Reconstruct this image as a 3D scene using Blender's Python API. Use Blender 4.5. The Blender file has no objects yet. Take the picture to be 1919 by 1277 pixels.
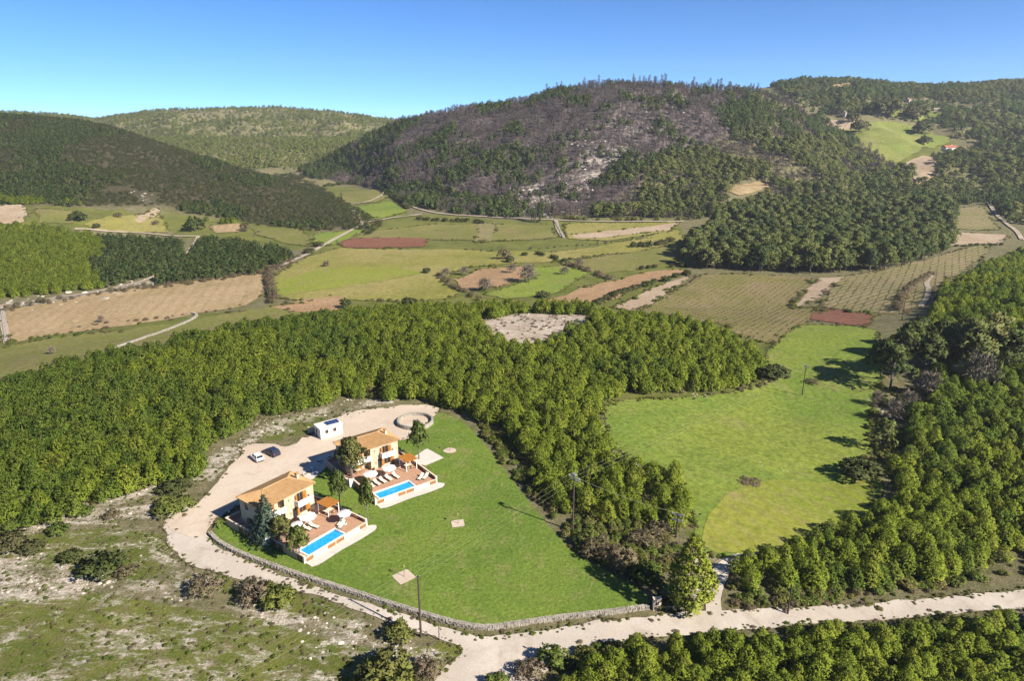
import bpy, bmesh, math, random
import numpy as np
from mathutils import Vector, Matrix
from mathutils.geometry import delaunay_2d_cdt

# ------------------------------------------------------------------ camera, sky, sun, exposure
S = bpy.context.scene
COL = S.collection
CAM_H, PITCH, FPX = 70.0, math.radians(17.7), 1279.0
cam_data = bpy.data.cameras.new('camera')
cam_data.sensor_width = 36.0
cam_data.lens = 36.0 * FPX / 1919.0
cam_data.clip_start = 1.0
cam_data.clip_end = 9000.0
cam = bpy.data.objects.new('camera', cam_data)
cam.location = (0, 0, CAM_H)
cam.rotation_euler = (math.radians(90) - PITCH, 0, 0)
COL.objects.link(cam)
S.camera = cam

SUN_EL, SUN_AZ = 35.0, 123.0            # azimuth clockwise from +Y
world = bpy.data.worlds.new('World')
S.world = world
world.use_nodes = True
wn = world.node_tree
wn.nodes.clear()
sky = wn.nodes.new('ShaderNodeTexSky')
sky.sky_type = 'NISHITA'
sky.sun_disc = False
sky.sun_elevation = math.radians(SUN_EL)
sky.sun_rotation = math.radians(SUN_AZ)
sky.altitude = 0
sky.air_density = 0.45
sky.dust_density = 0.0
sky.ozone_density = 10.0
bg = wn.nodes.new('ShaderNodeBackground')
bg.inputs['Strength'].default_value = 0.072
wo = wn.nodes.new('ShaderNodeOutputWorld')
hs = wn.nodes.new('ShaderNodeHueSaturation')
hs.inputs['Saturation'].default_value = 1.05; hs.inputs['Hue'].default_value = 0.495
wn.links.new(sky.outputs[0], hs.inputs['Color'])
wn.links.new(hs.outputs[0], bg.inputs[0])
wn.links.new(bg.outputs[0], wo.inputs[0])

sun_data = bpy.data.lights.new('sun', 'SUN')
sun_data.energy = 4.7
sun_data.angle = math.radians(0.53)
sun_data.color = (1.0, 0.92, 0.80)
sun = bpy.data.objects.new('sun', sun_data)
_e, _a = math.radians(SUN_EL), math.radians(SUN_AZ)
to_sun = Vector((math.cos(_e) * math.sin(_a), math.cos(_e) * math.cos(_a), math.sin(_e)))
sun.rotation_euler = to_sun.to_track_quat('Z', 'Y').to_euler()
sun.location = to_sun * 400
COL.objects.link(sun)
vs = S.view_settings
vs.view_transform = 'Standard'
vs.look = 'None'
vs.exposure = 1.36
vs.gamma = 1.0
vs.use_curve_mapping = False

random.seed(7)
RNG = np.random.default_rng(11)

# ------------------------------------------------------------------ helpers: pixels of the photograph <-> world
def ray(px, py):
    px = np.asarray(px, float); py = np.asarray(py, float)
    xc = (px - 959.5) / FPX; yc = (py - 638.5) / FPX
    return xc, math.cos(PITCH) - yc * math.sin(PITCH), -(math.sin(PITCH) + yc * math.cos(PITCH))

def project(x, y, z):
    zc = y * math.cos(PITCH) + (CAM_H - z) * math.sin(PITCH)
    zc = np.maximum(zc, 1e-3)
    return 959.5 + FPX * x / zc, 638.5 + FPX * ((CAM_H - z) * math.cos(PITCH) - y * math.sin(PITCH)) / zc

def ss(a, b, x):
    t = np.clip((x - a) / (b - a), 0, 1)
    return t * t * (3 - 2 * t)

def vnoise(x, y, seed=0):
    x = np.asarray(x, float); y = np.asarray(y, float)
    xi = np.floor(x).astype(np.int64); yi = np.floor(y).astype(np.int64)
    fx = x - xi; fy = y - yi
    fx = fx * fx * (3 - 2 * fx); fy = fy * fy * (3 - 2 * fy)
    def h(a, b):
        v = (a * 374761393 + b * 668265263 + seed * 974711) & 0x7fffffff
        v = ((v ^ (v >> 13)) * 1274126177) & 0x7fffffff
        return ((v ^ (v >> 16)) & 0xffff) / 65535.0
    return (h(xi, yi) * (1 - fx) + h(xi + 1, yi) * fx) * (1 - fy) + (h(xi, yi + 1) * (1 - fx) + h(xi + 1, yi + 1) * fx) * fy

def fbm(x, y, seed=0, octv=4):
    s = 0; a = 0.5
    for k in range(octv):
        s = s + a * vnoise(x * 2 ** k, y * 2 ** k, seed + k)
        a *= 0.5
    return s / (1 - 0.5 ** octv)

# ------------------------------------------------------------------ terrain height
def crest_table(pts):
    """pts: (px, py, distance of crest, distance of foot, dz)"""
    s, yc, zc, yb = [], [], [], []
    for px, py, dc, db in pts:
        a, b, c = ray(px, py)
        s.append(a / b); yc.append(dc); zc.append(CAM_H + c / b * dc); yb.append(db)
    return [np.array(v, float) for v in (s, yc, zc, yb)]

HILL_A = crest_table([(-400, 195, 900, 300), (-150, 205, 880, 300), (0, 216, 850, 310), (100, 220, 840, 330), (200, 234, 820, 360),
                      (300, 267, 790, 385), (400, 301, 740, 400), (500, 331, 690, 420), (560, 358, 660, 440), (620, 396, 610, 470),
                      (665, 428, 570, 500), (720, 470, 560, 520), (780, 520, 560, 530)])
HILL_B = crest_table([(-400, 195, 1500, 950), (0, 209, 1500, 1000), (100, 214, 1550, 1000), (170, 223, 1650, 1000), (200, 220, 1700, 1000), (300, 207, 1700, 1000),
                      (450, 202, 1700, 1000), (530, 201, 1700, 1050), (640, 212, 1700, 1050), (740, 226, 1700, 1080), (820, 245, 1700, 1100),
                      (1000, 270, 1700, 1200), (1300, 300, 1700, 1300)])
HILL_C = crest_table([(500, 360, 1010, 990), (540, 340, 1005, 975), (562, 326, 1000, 955), (640, 283, 990, 820), (740, 233, 960, 600), (850, 207, 930, 560), (950, 194, 920, 545),
                      (1050, 170, 910, 535), (1150, 157, 905, 530), (1250, 161, 900, 530), (1350, 166, 900, 530), (1420, 172, 905, 525),
                      (1480, 196, 905, 520), (1540, 240, 900, 520), (1620, 300, 880, 520), (1720, 380, 860, 520), (1800, 440, 850, 530), (2200, 460, 850, 530)])
HILL_E = crest_table([(1250, 260, 1300, 620), (1350, 190, 1300, 600), (1420, 165, 1300, 590), (1500, 152, 1300, 580), (1600, 152, 1300, 575), (1700, 162, 1300, 570), (1750, 164, 1320, 560),
                      (1919, 154, 1400, 540), (2150, 150, 1500, 520), (2500, 150, 1500, 500)])

def hill(tab, x, y, s, power, seed, namp):
    ts, tyc, tzc, tyb = tab
    yc = np.interp(s, ts, tyc); zc = np.interp(s, ts, tzc); yb = np.interp(s, ts, tyb)
    t = (y - yb) / (yc - yb)
    tc = np.clip(t, 0, 1)
    g = 0.55 * tc ** power + 0.45 * tc * tc * (3 - 2 * tc)
    z = (zc + 12) * g - 12
    back = np.clip(y - yc, 0, None)
    z = z - back * 0.22
    n = (fbm(x / 60.0, y / 60.0, seed) - 0.5) * namp
    z = z + n * 4 * tc * (1 - tc) * np.clip((zc + 12) / 60, 0, 1)
    return np.where(t < 0, -12.0, z)

def smax(a, b, k=3.0):
    h = np.clip(0.5 + 0.5 * (a - b) / k, 0, 1)
    return b * (1 - h) + a * h + k * h * (1 - h)

def H(x, y):
    x = np.asarray(x, float); y = np.asarray(y, float)
    yy = np.maximum(y, 1.0)
    s = x / yy
    yp = y + np.maximum(-x, 0) * 0.45 + np.maximum(x, 0) * 0.25
    z = -7.0 * ss(232, 318, yp) + 7.0 * ss(430, 600, y)
    z = z + 2.6 * np.exp(-((y - 214) / 36.0) ** 2 - ((x + 15) / 95.0) ** 2)
    z = z - 2.2 * np.exp(-((y - 150) / 45.0) ** 2 - ((x - 72) / 34.0) ** 2)
    # the wooded rise on the right
    z = z + 17.0 * np.exp(-((y - 235) / 75.0) ** 2 - ((x - 232) / 88.0) ** 2)
    # small relief away from the houses
    calm = np.exp(-((x + 35) / 42.0) ** 4 - ((y - 118) / 46.0) ** 4)
    z = z + (fbm(x / 26.0, y / 26.0, 5) - 0.5) * 1.5 * (1 - calm) * ss(45, 60, y)
    z = smax(z, hill(HILL_A, x, y, s, 1.5, 31, 16.0))
    z = smax(z, hill(HILL_B, x, y, s, 1.1, 41, 60.0))
    z = smax(z, hill(HILL_C, x, y, s, 1.2, 51, 26.0))
    z = smax(z, hill(HILL_E, x, y, s, 1.1, 61, 30.0))
    return z

def P(px, py):
    """pixels -> points where the line of sight first meets the ground"""
    px = np.atleast_1d(np.asarray(px, float)); py = np.atleast_1d(np.asarray(py, float))
    dx, dy, dz = ray(px, py)
    ts = np.geomspace(35, 2300, 900)
    X = dx[:, None] / dy[:, None] * ts; Y = np.broadcast_to(ts, X.shape); Z = CAM_H + dz[:, None] / dy[:, None] * ts
    below = Z < H(X, Y)
    k = np.argmax(below, axis=1)
    k = np.where(below.any(axis=1), k, len(ts) - 1)
    hi = ts[k]; lo = ts[np.maximum(k - 1, 0)]
    sx = dx / dy; sz = dz / dy
    for _ in range(18):
        m = (lo + hi) / 2
        b = CAM_H + sz * m < H(sx * m, m)
        hi = np.where(b, m, hi); lo = np.where(b, lo, m)
    y = (lo + hi) / 2
    return np.stack([sx * y, y, H(sx * y, y)], axis=1)

def P1(px, py):
    return Vector(P(px, py)[0])

def inpoly(px, py, poly):
    poly = np.asarray(poly, float)
    x0, y0 = poly[:, 0], poly[:, 1]; x1, y1 = np.roll(x0, -1), np.roll(y0, -1)
    r = np.zeros(np.shape(px), bool)
    for a, b, c, d in zip(x0, y0, x1, y1):
        if b == d: continue
        cond = ((b > py) != (d > py)) & (px < (c - a) * (py - b) / (d - b) + a)
        r ^= cond
    return r

# ------------------------------------------------------------------ helpers: objects
def tag(o, label=None, cat=None, group=None, kind=None):
    if label: o['label'] = label
    if cat: o['category'] = cat
    if group: o['group'] = group
    if kind: o['kind'] = kind
    return o

def link(name, mesh, parent=None):
    o = bpy.data.objects.new(name, mesh)
    COL.objects.link(o)
    if parent is not None: o.parent = parent
    return o

def empty(name, loc, rz=0.0, scale=None):
    o = bpy.data.objects.new(name, None)
    o.empty_display_size = 0.3
    COL.objects.link(o)
    o.location = loc; o.rotation_euler = (0, 0, rz)
    if scale is not None: o.scale = scale
    return o

def mesh_np(name, verts, faces, mats=(), smooth=False):
    me = bpy.data.meshes.new(name)
    me.from_pydata([tuple(v) for v in verts], [], [tuple(int(i) for i in f) for f in faces])
    for m in mats: me.materials.append(m)
    if smooth: me.polygons.foreach_set('use_smooth', [True] * len(me.polygons))
    me.update()
    return me

class MB:
    """collects boxes, bars, tubes and prisms, then links them as one mesh"""
    def __init__(self): self.v = []; self.f = []
    def add(self, vs, fs):
        k = len(self.v); self.v += [tuple(p) for p in vs]; self.f += [tuple(i + k for i in f) for f in fs]
    def box(self, x0, x1, y0, y1, z0, z1):
        self.add([(x0, y0, z0), (x1, y0, z0), (x1, y1, z0), (x0, y1, z0), (x0, y0, z1), (x1, y0, z1), (x1, y1, z1), (x0, y1, z1)],
                 [(3, 2, 1, 0), (4, 5, 6, 7), (0, 1, 5, 4), (1, 2, 6, 5), (2, 3, 7, 6), (3, 0, 4, 7)])
    def obox(self, o, ex, ey, d0, d1, n0, n1, z0, z1):
        o = Vector(o); ex = Vector(ex); ey = Vector(ey); ez = Vector((0, 0, 1))
        pts = []
        for z in (z0, z1):
            for d, n in ((d0, n0), (d1, n0), (d1, n1), (d0, n1)):
                pts.append(o + ex * d + ey * n + ez * z)
        f = [(3, 2, 1, 0), (4, 5, 6, 7), (0, 1, 5, 4), (1, 2, 6, 5), (2, 3, 7, 6), (3, 0, 4, 7)]
        if ex.cross(ey).z < 0: f = [tuple(reversed(q)) for q in f]
        self.add(pts, f)
    def tube(self, pts, radii, n=6, cap=True):
        pts = [Vector(p) for p in pts]
        if not hasattr(radii, '__len__'): radii = [radii] * len(pts)
        k0 = len(self.v); prev = None
        for i, p in enumerate(pts):
            d = (pts[min(i + 1, len(pts) - 1)] - pts[max(i - 1, 0)]).normalized()
            a = d.orthogonal().normalized() if prev is None else (prev - d * prev.dot(d)).normalized()
            prev = a; b = d.cross(a)
            for j in range(n):
                t = 2 * math.pi * j / n
                self.v.append(tuple(p + (a * math.cos(t) + b * math.sin(t)) * radii[i]))
        for i in range(len(pts) - 1):
            for j in range(n):
                q = k0 + i * n; r = q + n; j2 = (j + 1) % n
                self.f.append((q + j, q + j2, r + j2, r + j))
        if cap:
            self.f.append(tuple(k0 + j for j in reversed(range(n))))
            self.f.append(tuple(k0 + (len(pts) - 1) * n + j for j in range(n)))
    def lathe(self, prof, n=12, cx=0, cy=0):
        k0 = len(self.v)
        for r, z in prof:
            for j in range(n):
                t = 2 * math.pi * j / n
                self.v.append((cx + r * math.cos(t), cy + r * math.sin(t), z))
        for i in range(len(prof) - 1):
            for j in range(n):
                q = k0 + i * n; r_ = q + n; j2 = (j + 1) % n
                self.f.append((q + j, q + j2, r_ + j2, r_ + j))
        self.f.append(tuple(k0 + j for j in reversed(range(n))))
        self.f.append(tuple(k0 + (len(prof) - 1) * n + j for j in range(n)))
    def mesh(self, name, mat, smooth=False):
        return mesh_np(name, self.v, self.f, [mat], smooth)
    def build(self, name, mat, parent=None, smooth=False, bevel=0.0):
        o = link(name, self.mesh(name, mat, smooth), parent)
        if bevel:
            m = o.modifiers.new('edge', 'BEVEL'); m.width = bevel; m.segments = 2; m.limit_method = 'ANGLE'
        return o

# ------------------------------------------------------------------ materials
def new_mat(name):
    m = bpy.data.materials.new(name); m.use_nodes = True
    nt = m.node_tree; nt.nodes.clear()
    out = nt.nodes.new('ShaderNodeOutputMaterial')
    return m, nt, out

def node(nt, typ, **kw):
    n = nt.nodes.new(typ)
    for k, v in kw.items():
        if k in n.inputs: n.inputs[k].default_value = v
        else: setattr(n, k, v)
    return n

def col4(c): return (c[0], c[1], c[2], 1.0)

def mixc(nt, fac, a, b, blend='MIX'):
    n = nt.nodes.new('ShaderNodeMix'); n.data_type = 'RGBA'; n.blend_type = blend
    for s, v in ((0, fac), (6, a), (7, b)):
        if isinstance(v, bpy.types.NodeSocket): nt.links.new(v, n.inputs[s])
        elif s == 0: n.inputs[0].default_value = v
        else: n.inputs[s].default_value = col4(v)
    return n.outputs[2]

def math_n(nt, op, a, b=None, clamp=False):
    n = nt.nodes.new('ShaderNodeMath'); n.operation = op; n.use_clamp = clamp
    for i, v in enumerate((a, b)):
        if v is None: continue
        if isinstance(v, bpy.types.NodeSocket): nt.links.new(v, n.inputs[i])
        else: n.inputs[i].default_value = v
    return n.outputs[0]

def maprange(nt, v, a, b, c=0.0, d=1.0, smooth=True):
    n = nt.nodes.new('ShaderNodeMapRange')
    n.interpolation_type = 'SMOOTHSTEP' if smooth else 'LINEAR'
    nt.links.new(v, n.inputs[0])
    for i, q in enumerate((a, b, c, d)): n.inputs[i + 1].default_value = q
    return n.outputs[0]

def noise(nt, vec, scale, detail=4.0, rough=0.6, dist=0.0):
    n = nt.nodes.new('ShaderNodeTexNoise')
    n.inputs['Scale'].default_value = scale; n.inputs['Detail'].default_value = detail
    n.inputs['Roughness'].default_value = rough; n.inputs['Distortion'].default_value = dist
    if vec is not None: nt.links.new(vec, n.inputs['Vector'])
    return n.outputs[0]

def coords(nt, rot=0.0, scale=(1, 1, 1)):
    t = nt.nodes.new('ShaderNodeTexCoord')
    if rot == 0.0 and scale == (1, 1, 1): return t.outputs['Object']
    m = nt.nodes.new('ShaderNodeMapping')
    m.inputs['Rotation'].default_value = (0, 0, rot); m.inputs['Scale'].default_value = scale
    nt.links.new(t.outputs['Object'], m.inputs[0])
    return m.outputs[0]

def finish(nt, out, colour, rough=0.85, spec=0.2, bump=None, bump_d=0.1, bump_s=0.5, metal=0.0):
    b = nt.nodes.new('ShaderNodeBsdfPrincipled')
    if isinstance(colour, bpy.types.NodeSocket): nt.links.new(colour, b.inputs['Base Color'])
    else: b.inputs['Base Color'].default_value = col4(colour)
    b.inputs['Roughness'].default_value = rough
    b.inputs['Specular IOR Level'].default_value = spec
    b.inputs['Metallic'].default_value = metal
    if bump is not None:
        n = nt.nodes.new('ShaderNodeBump'); n.inputs['Strength'].default_value = bump_s; n.inputs['Distance'].default_value = bump_d
        nt.links.new(bump, n.inputs['Height']); nt.links.new(n.outputs[0], b.inputs['Normal'])
    nt.links.new(b.outputs[0], out.inputs[0])
    return b

def plain(name, c, rough=0.6, spec=0.3, var=0.12, scale=3.0, metal=0.0, bump=0.0):
    """one paint or stone with grain and wear"""
    m, nt, out = new_mat(name)
    v = coords(nt)
    c = tuple(q * 0.82 for q in c)
    n = noise(nt, v, scale, 6, 0.65)
    n2 = noise(nt, v, scale * 9, 3, 0.6)
    f = math_n(nt, 'ADD', math_n(nt, 'MULTIPLY', n, 0.7), math_n(nt, 'MULTIPLY', n2, 0.3))
    cc = mixc(nt, maprange(nt, f, 0.3, 0.7), tuple(k * (1 - var) for k in c), tuple(min(1, k * (1 + var)) for k in c))
    finish(nt, out, cc, rough, spec, n2 if bump else None, 0.02, bump, metal)
    return m

def leafmat(name, cols, transl=0.30, rough=0.65):
    m, nt, out = new_mat(name)
    oi = nt.nodes.new('ShaderNodeObjectInfo')
    ramp = nt.nodes.new('ShaderNodeValToRGB')
    el = ramp.color_ramp.elements
    while len(el) < len(cols): el.new(0.5)
    for i, c in enumerate(cols):
        el[i].position = i / (len(cols) - 1); el[i].color = col4(tuple(min(0.5, q * 1.38) for q in c) if transl > 0 else c)
    at = nt.nodes.new('ShaderNodeAttribute'); at.attribute_name = 'tint'
    f = math_n(nt, 'ADD', math_n(nt, 'MULTIPLY', oi.outputs['Random'], 0.72), math_n(nt, 'MULTIPLY', at.outputs['Fac'], 0.28))
    nt.links.new(f, ramp.inputs[0])
    c = ramp.outputs[0]
    b = nt.nodes.new('ShaderNodeBsdfPrincipled')
    nt.links.new(c, b.inputs['Base Color']); b.inputs['Roughness'].default_value = rough
    b.inputs['Specular IOR Level'].default_value = 0.12
    if transl > 0:
        t = nt.nodes.new('ShaderNodeBsdfTranslucent'); nt.links.new(c, t.inputs[0])
        mx = nt.nodes.new('ShaderNodeMixShader'); mx.inputs[0].default_value = transl
        nt.links.new(b.outputs[0], mx.inputs[1]); nt.links.new(t.outputs[0], mx.inputs[2])
        nt.links.new(mx.outputs[0], out.inputs[0])
    else:
        nt.links.new(b.outputs[0], out.inputs[0])
    return m

def fieldmat(name, c1, c2, c3, big=0.03, fine=1.2, rows=None, patch=0.12, dist=1.0, bump=0.4, con=1.0):
    """grass or soil: c1/c2 in drifts, c3 in small patches, fine grain; rows = (angle, spacing, strength, colour)"""
    m, nt, out = new_mat(name)
    v = coords(nt)
    c1, c2, c3 = [tuple(q * 0.86 for q in k) for k in (c1, c2, c3)]
    a = noise(nt, v, big, 4, 0.6, dist)
    c = mixc(nt, maprange(nt, a, 0.36, 0.64), c1, c2)
    b = noise(nt, v, patch, 5, 0.68, 0.6)
    c = mixc(nt, maprange(nt, b, 0.50, 0.70, 0, 0.85), c, c3)
    d = noise(nt, v, patch * 3.1, 5, 0.72, 0.8)
    c = mixc(nt, maprange(nt, d, 0.30, 0.50, 0.45 * con, 0), c, tuple(q * 0.68 for q in c1))
    if rows:
        ang, per, stg, rc = rows
        rc = tuple(q * 0.86 for q in rc)
        mp = coords(nt, ang)
        sp = nt.nodes.new('ShaderNodeSeparateXYZ'); nt.links.new(mp, sp.inputs[0])
        wob = math_n(nt, 'MULTIPLY', noise(nt, v, 0.15, 2), 0.8)
        w = math_n(nt, 'SINE', math_n(nt, 'MULTIPLY', math_n(nt, 'ADD', sp.outputs[0], wob), 2 * math.pi / per))
        brk = maprange(nt, noise(nt, v, 0.4, 3), 0.3, 0.6, 0.35, 1.0)
        w = math_n(nt, 'MULTIPLY', math_n(nt, 'MULTIPLY', maprange(nt, w, -0.2, 0.9), stg), brk)
        c = mixc(nt, w, c, rc)
    g = noise(nt, v, fine, 5, 0.75)
    g2 = noise(nt, v, fine * 5, 2, 0.6)
    k = math_n(nt, 'ADD', maprange(nt, g, 0.25, 0.75, 1 - 0.42 * con, 1 + 0.36 * con, False), maprange(nt, g2, 0.2, 0.8, -0.12, 0.12, False))
    cc = nt.nodes.new('ShaderNodeVectorMath'); cc.operation = 'SCALE'
    nt.links.new(c, cc.inputs[0]); nt.links.new(k, cc.inputs['Scale'])
    finish(nt, out, cc.outputs[0], 0.95, 0.08, g, 0.25, bump)
    return m

M = {}
M['needles'] = leafmat('pine_needles', [(0.092, 0.128, 0.016), (0.126, 0.166, 0.018), (0.160, 0.196, 0.021), (0.172, 0.186, 0.029)])
M['needles_mid'] = leafmat('deep_green_pine_needles', [(0.064, 0.102, 0.016), (0.090, 0.134, 0.018), (0.116, 0.158, 0.021), (0.134, 0.156, 0.028)])
M['needles_dark'] = leafmat('dark_pine_needles', [(0.034, 0.058, 0.019), (0.050, 0.076, 0.022), (0.070, 0.096, 0.025), (0.086, 0.094, 0.038)])
M['needles_far'] = leafmat('far_pine_needles', [(0.100, 0.130, 0.032), (0.135, 0.162, 0.038), (0.165, 0.185, 0.048), (0.175, 0.172, 0.066)])
M['maquis'] = leafmat('maquis_leaves', [(0.034, 0.050, 0.015), (0.049, 0.063, 0.018), (0.062, 0.068, 0.024), (0.076, 0.062, 0.034)], 0.15)
M['spruce'] = leafmat('blue_spruce_needles', [(0.035, 0.060, 0.040), (0.055, 0.085, 0.055), (0.070, 0.100, 0.060)], 0.1)
M['shrub'] = leafmat('shrub_leaves', [(0.066, 0.098, 0.020), (0.098, 0.128, 0.025), (0.132, 0.140, 0.036), (0.150, 0.122, 0.055)])
M['dry'] = leafmat('dry_scrub_leaves', [(0.110, 0.092, 0.050), (0.140, 0.115, 0.062), (0.155, 0.120, 0.085), (0.125, 0.128, 0.042)], 0.3)
M['burnt'] = leafmat('scorched_twigs', [(0.060, 0.050, 0.052), (0.088, 0.073, 0.075), (0.112, 0.093, 0.090), (0.140, 0.112, 0.100)], 0.0, 0.9)
M['bare'] = leafmat('bare_twigs', [(0.15, 0.125, 0.095), (0.20, 0.165, 0.125)], 0.0, 0.9)
M['bark'] = plain('bark', (0.13, 0.095, 0.07), 0.95, 0.1, 0.3, 2.0)
M['bark_grey'] = plain('grey_bark', (0.22, 0.19, 0.17), 0.95, 0.1, 0.3, 2.0)
M['rock'] = plain('limestone', (0.50, 0.45, 0.39), 0.95, 0.1, 0.25, 1.5, bump=0.5)
M['drystone'] = plain('drystone', (0.31, 0.28, 0.235), 0.95, 0.1, 0.35, 1.1, bump=0.5)
M['white'] = plain('white_render', (0.72, 0.69, 0.64), 0.8, 0.2, 0.05, 0.8)
M['cream'] = plain('cream_render', (0.66, 0.55, 0.42), 0.85, 0.2, 0.08, 0.8)
M['peach'] = plain('peach_render', (0.58, 0.39, 0.25), 0.85, 0.2, 0.08, 0.8)
M['wood'] = plain('orange_stained_wood', (0.46, 0.19, 0.035), 0.5, 0.3, 0.25, 2.5)
M['slat'] = plain('brown_slat_wood', (0.30, 0.145, 0.055), 0.6, 0.25, 0.3, 2.5)
M['darkwood'] = plain('dark_brown_wood', (0.085, 0.045, 0.028), 0.6, 0.25, 0.3, 2.5)
M['glass'] = plain('window_glass', (0.025, 0.03, 0.035), 0.08, 0.6, 0.1, 1.0)
M['metal'] = plain('grey_metal', (0.45, 0.45, 0.46), 0.45, 0.5, 0.1, 3.0, 0.6)
M['darkmetal'] = plain('dark_metal', (0.05, 0.05, 0.055), 0.5, 0.4, 0.1, 3.0, 0.3)
M['polewood'] = plain('creosoted_pole', (0.085, 0.065, 0.052), 0.9, 0.15, 0.3, 1.2)
M['cable'] = plain('cable', (0.34, 0.32, 0.20), 0.5, 0.3, 0.05)
M['canvas'] = plain('white_canvas', (0.80, 0.78, 0.74), 0.9, 0.1, 0.04, 1.5)
M['cushion'] = plain('cream_cushion', (0.72, 0.66, 0.54), 0.95, 0.1, 0.06, 3.0)
M['paint_white'] = plain('white_car_paint', (0.74, 0.75, 0.76), 0.25, 0.5, 0.03, 1.0)
M['paint_blue'] = plain('dark_blue_car_paint', (0.022, 0.03, 0.07), 0.22, 0.5, 0.1, 1.0)
M['tyre'] = plain('tyre_rubber', (0.03, 0.03, 0.03), 0.9, 0.2)
M['red_lamp'] = plain('red_lamp', (0.35, 0.02, 0.02), 0.3, 0.5, 0.05)
M['clear_lamp'] = plain('clear_lamp', (0.6, 0.6, 0.62), 0.15, 0.5, 0.05)
M['solar'] = plain('solar_cells', (0.012, 0.035, 0.14), 0.2, 0.6, 0.15, 2.0)
M['porcelain'] = plain('porcelain_insulator', (0.55, 0.50, 0.46), 0.3, 0.5)
M['terracotta'] = plain('terracotta', (0.42, 0.19, 0.10), 0.85, 0.2, 0.2, 2.0)
M['leaf_yellow'] = leafmat('sapling_leaves', [(0.30, 0.32, 0.08), (0.36, 0.36, 0.12)], 0.3)

def stone_mat(name, c, c2, joint, scale=1.0):
    m, nt, out = new_mat(name)
    t = nt.nodes.new('ShaderNodeTexCoord')
    g = nt.nodes.new('ShaderNodeNewGeometry')
    sp = nt.nodes.new('ShaderNodeSeparateXYZ'); nt.links.new(t.outputs['Object'], sp.inputs[0])
    cb = nt.nodes.new('ShaderNodeCombineXYZ')
    nt.links.new(math_n(nt, 'ADD', sp.outputs[0], sp.outputs[1]), cb.inputs[0]); nt.links.new(sp.outputs[2], cb.inputs[1])
    b = nt.nodes.new('ShaderNodeTexBrick')
    b.inputs['Scale'].default_value = scale
    b.inputs['Brick Width'].default_value = 0.55; b.inputs['Row Height'].default_value = 0.24; b.inputs['Mortar Size'].default_value = 0.018
    b.inputs['Color1'].default_value = col4(c); b.inputs['Color2'].default_value = col4(c2); b.inputs['Mortar'].default_value = col4(joint)
    nt.links.new(cb.outputs[0], b.inputs['Vector'])
    n = noise(nt, t.outputs['Object'], 2.0, 5, 0.7)
    cc = mixc(nt, maprange(nt, n, 0.35, 0.7, 0, 0.35), b.outputs[0], tuple(k * 0.72 for k in c))
    finish(nt, out, cc, 0.9, 0.15, b.outputs['Fac'], -0.02, 0.5)
    return m
M['stone'] = stone_mat('cream_stone', (0.40, 0.325, 0.225), (0.50, 0.42, 0.31), (0.34, 0.29, 0.22))
M['stone_pink'] = stone_mat('pinkish_stone', (0.46, 0.36, 0.29), (0.54, 0.44, 0.36), (0.52, 0.46, 0.40))

def tile_mat():
    m, nt, out = new_mat('roof_tile_clay')
    v = coords(nt)
    n = noise(nt, v, 1.1, 5, 0.7); n2 = noise(nt, v, 9.0, 3, 0.7)
    c = mixc(nt, maprange(nt, n, 0.3, 0.7), (0.31, 0.185, 0.082), (0.40, 0.25, 0.118))
    c = mixc(nt, maprange(nt, n2, 0.5, 0.75, 0, 0.5), c, (0.34, 0.245, 0.15))
    finish(nt, out, c, 0.85, 0.15)
    return m
M['tile'] = tile_mat()

def paver_mat():
    m, nt, out = new_mat('terracotta_pavers')
    v = coords(nt)
    b = nt.nodes.new('ShaderNodeTexBrick'); nt.links.new(v, b.inputs['Vector'])
    b.offset = 0.0
    b.inputs['Scale'].default_value = 1.0; b.inputs['Brick Width'].default_value = 0.4; b.inputs['Row Height'].default_value = 0.4
    b.inputs['Mortar Size'].default_value = 0.012
    b.inputs['Color1'].default_value = (0.30, 0.165, 0.10, 1); b.inputs['Color2'].default_value = (0.37, 0.215, 0.135, 1); b.inputs['Mortar'].default_value = (0.31, 0.225, 0.165, 1)
    n = noise(nt, v, 0.8, 5, 0.7)
    c = mixc(nt, maprange(nt, n, 0.4, 0.7, 0, 0.5), b.outputs[0], (0.40, 0.245, 0.16))
    finish(nt, out, c, 0.8, 0.25)
    return m
M['paver'] = paver_mat()

def water_mat():
    m, nt, out = new_mat('pool_water')
    v = coords(nt)
    n = noise(nt, v, 2.2, 3, 0.5, 0.8)
    vo = nt.nodes.new('ShaderNodeTexVoronoi'); vo.feature = 'DISTANCE_TO_EDGE'; vo.inputs['Scale'].default_value = 1.6
    nt.links.new(v, vo.inputs['Vector'])
    c = mixc(nt, maprange(nt, vo.outputs['Distance'], 0.0, 0.25, 0.5, 0), (0.010, 0.25, 0.55), (0.05, 0.38, 0.68))
    finish(nt, out, c, 0.06, 0.5, n, 0.05, 0.15)
    return m
M['water'] = water_mat()

# grounds
GRAVEL = dict(big=0.05, fine=2.6, patch=0.16, bump=0.12, con=0.3)
M['lawn'] = fieldmat('lawn_grass', (0.108, 0.168, 0.026), (0.140, 0.196, 0.032), (0.190, 0.200, 0.062), 0.05, 1.7, None, 0.22, bump=0.8, con=1.25)
M['road'] = fieldmat('pale_gravel', (0.43, 0.375, 0.315), (0.50, 0.445, 0.38), (0.35, 0.295, 0.235), **GRAVEL)
M['court'] = fieldmat('peach_gravel', (0.47, 0.38, 0.295), (0.52, 0.435, 0.35), (0.42, 0.34, 0.27), **GRAVEL)
M['pave'] = fieldmat('pale_concrete', (0.54, 0.49, 0.43), (0.58, 0.53, 0.47), (0.48, 0.43, 0.38), 0.2, 2.5, None, 0.6, bump=0.1, con=0.2)

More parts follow.
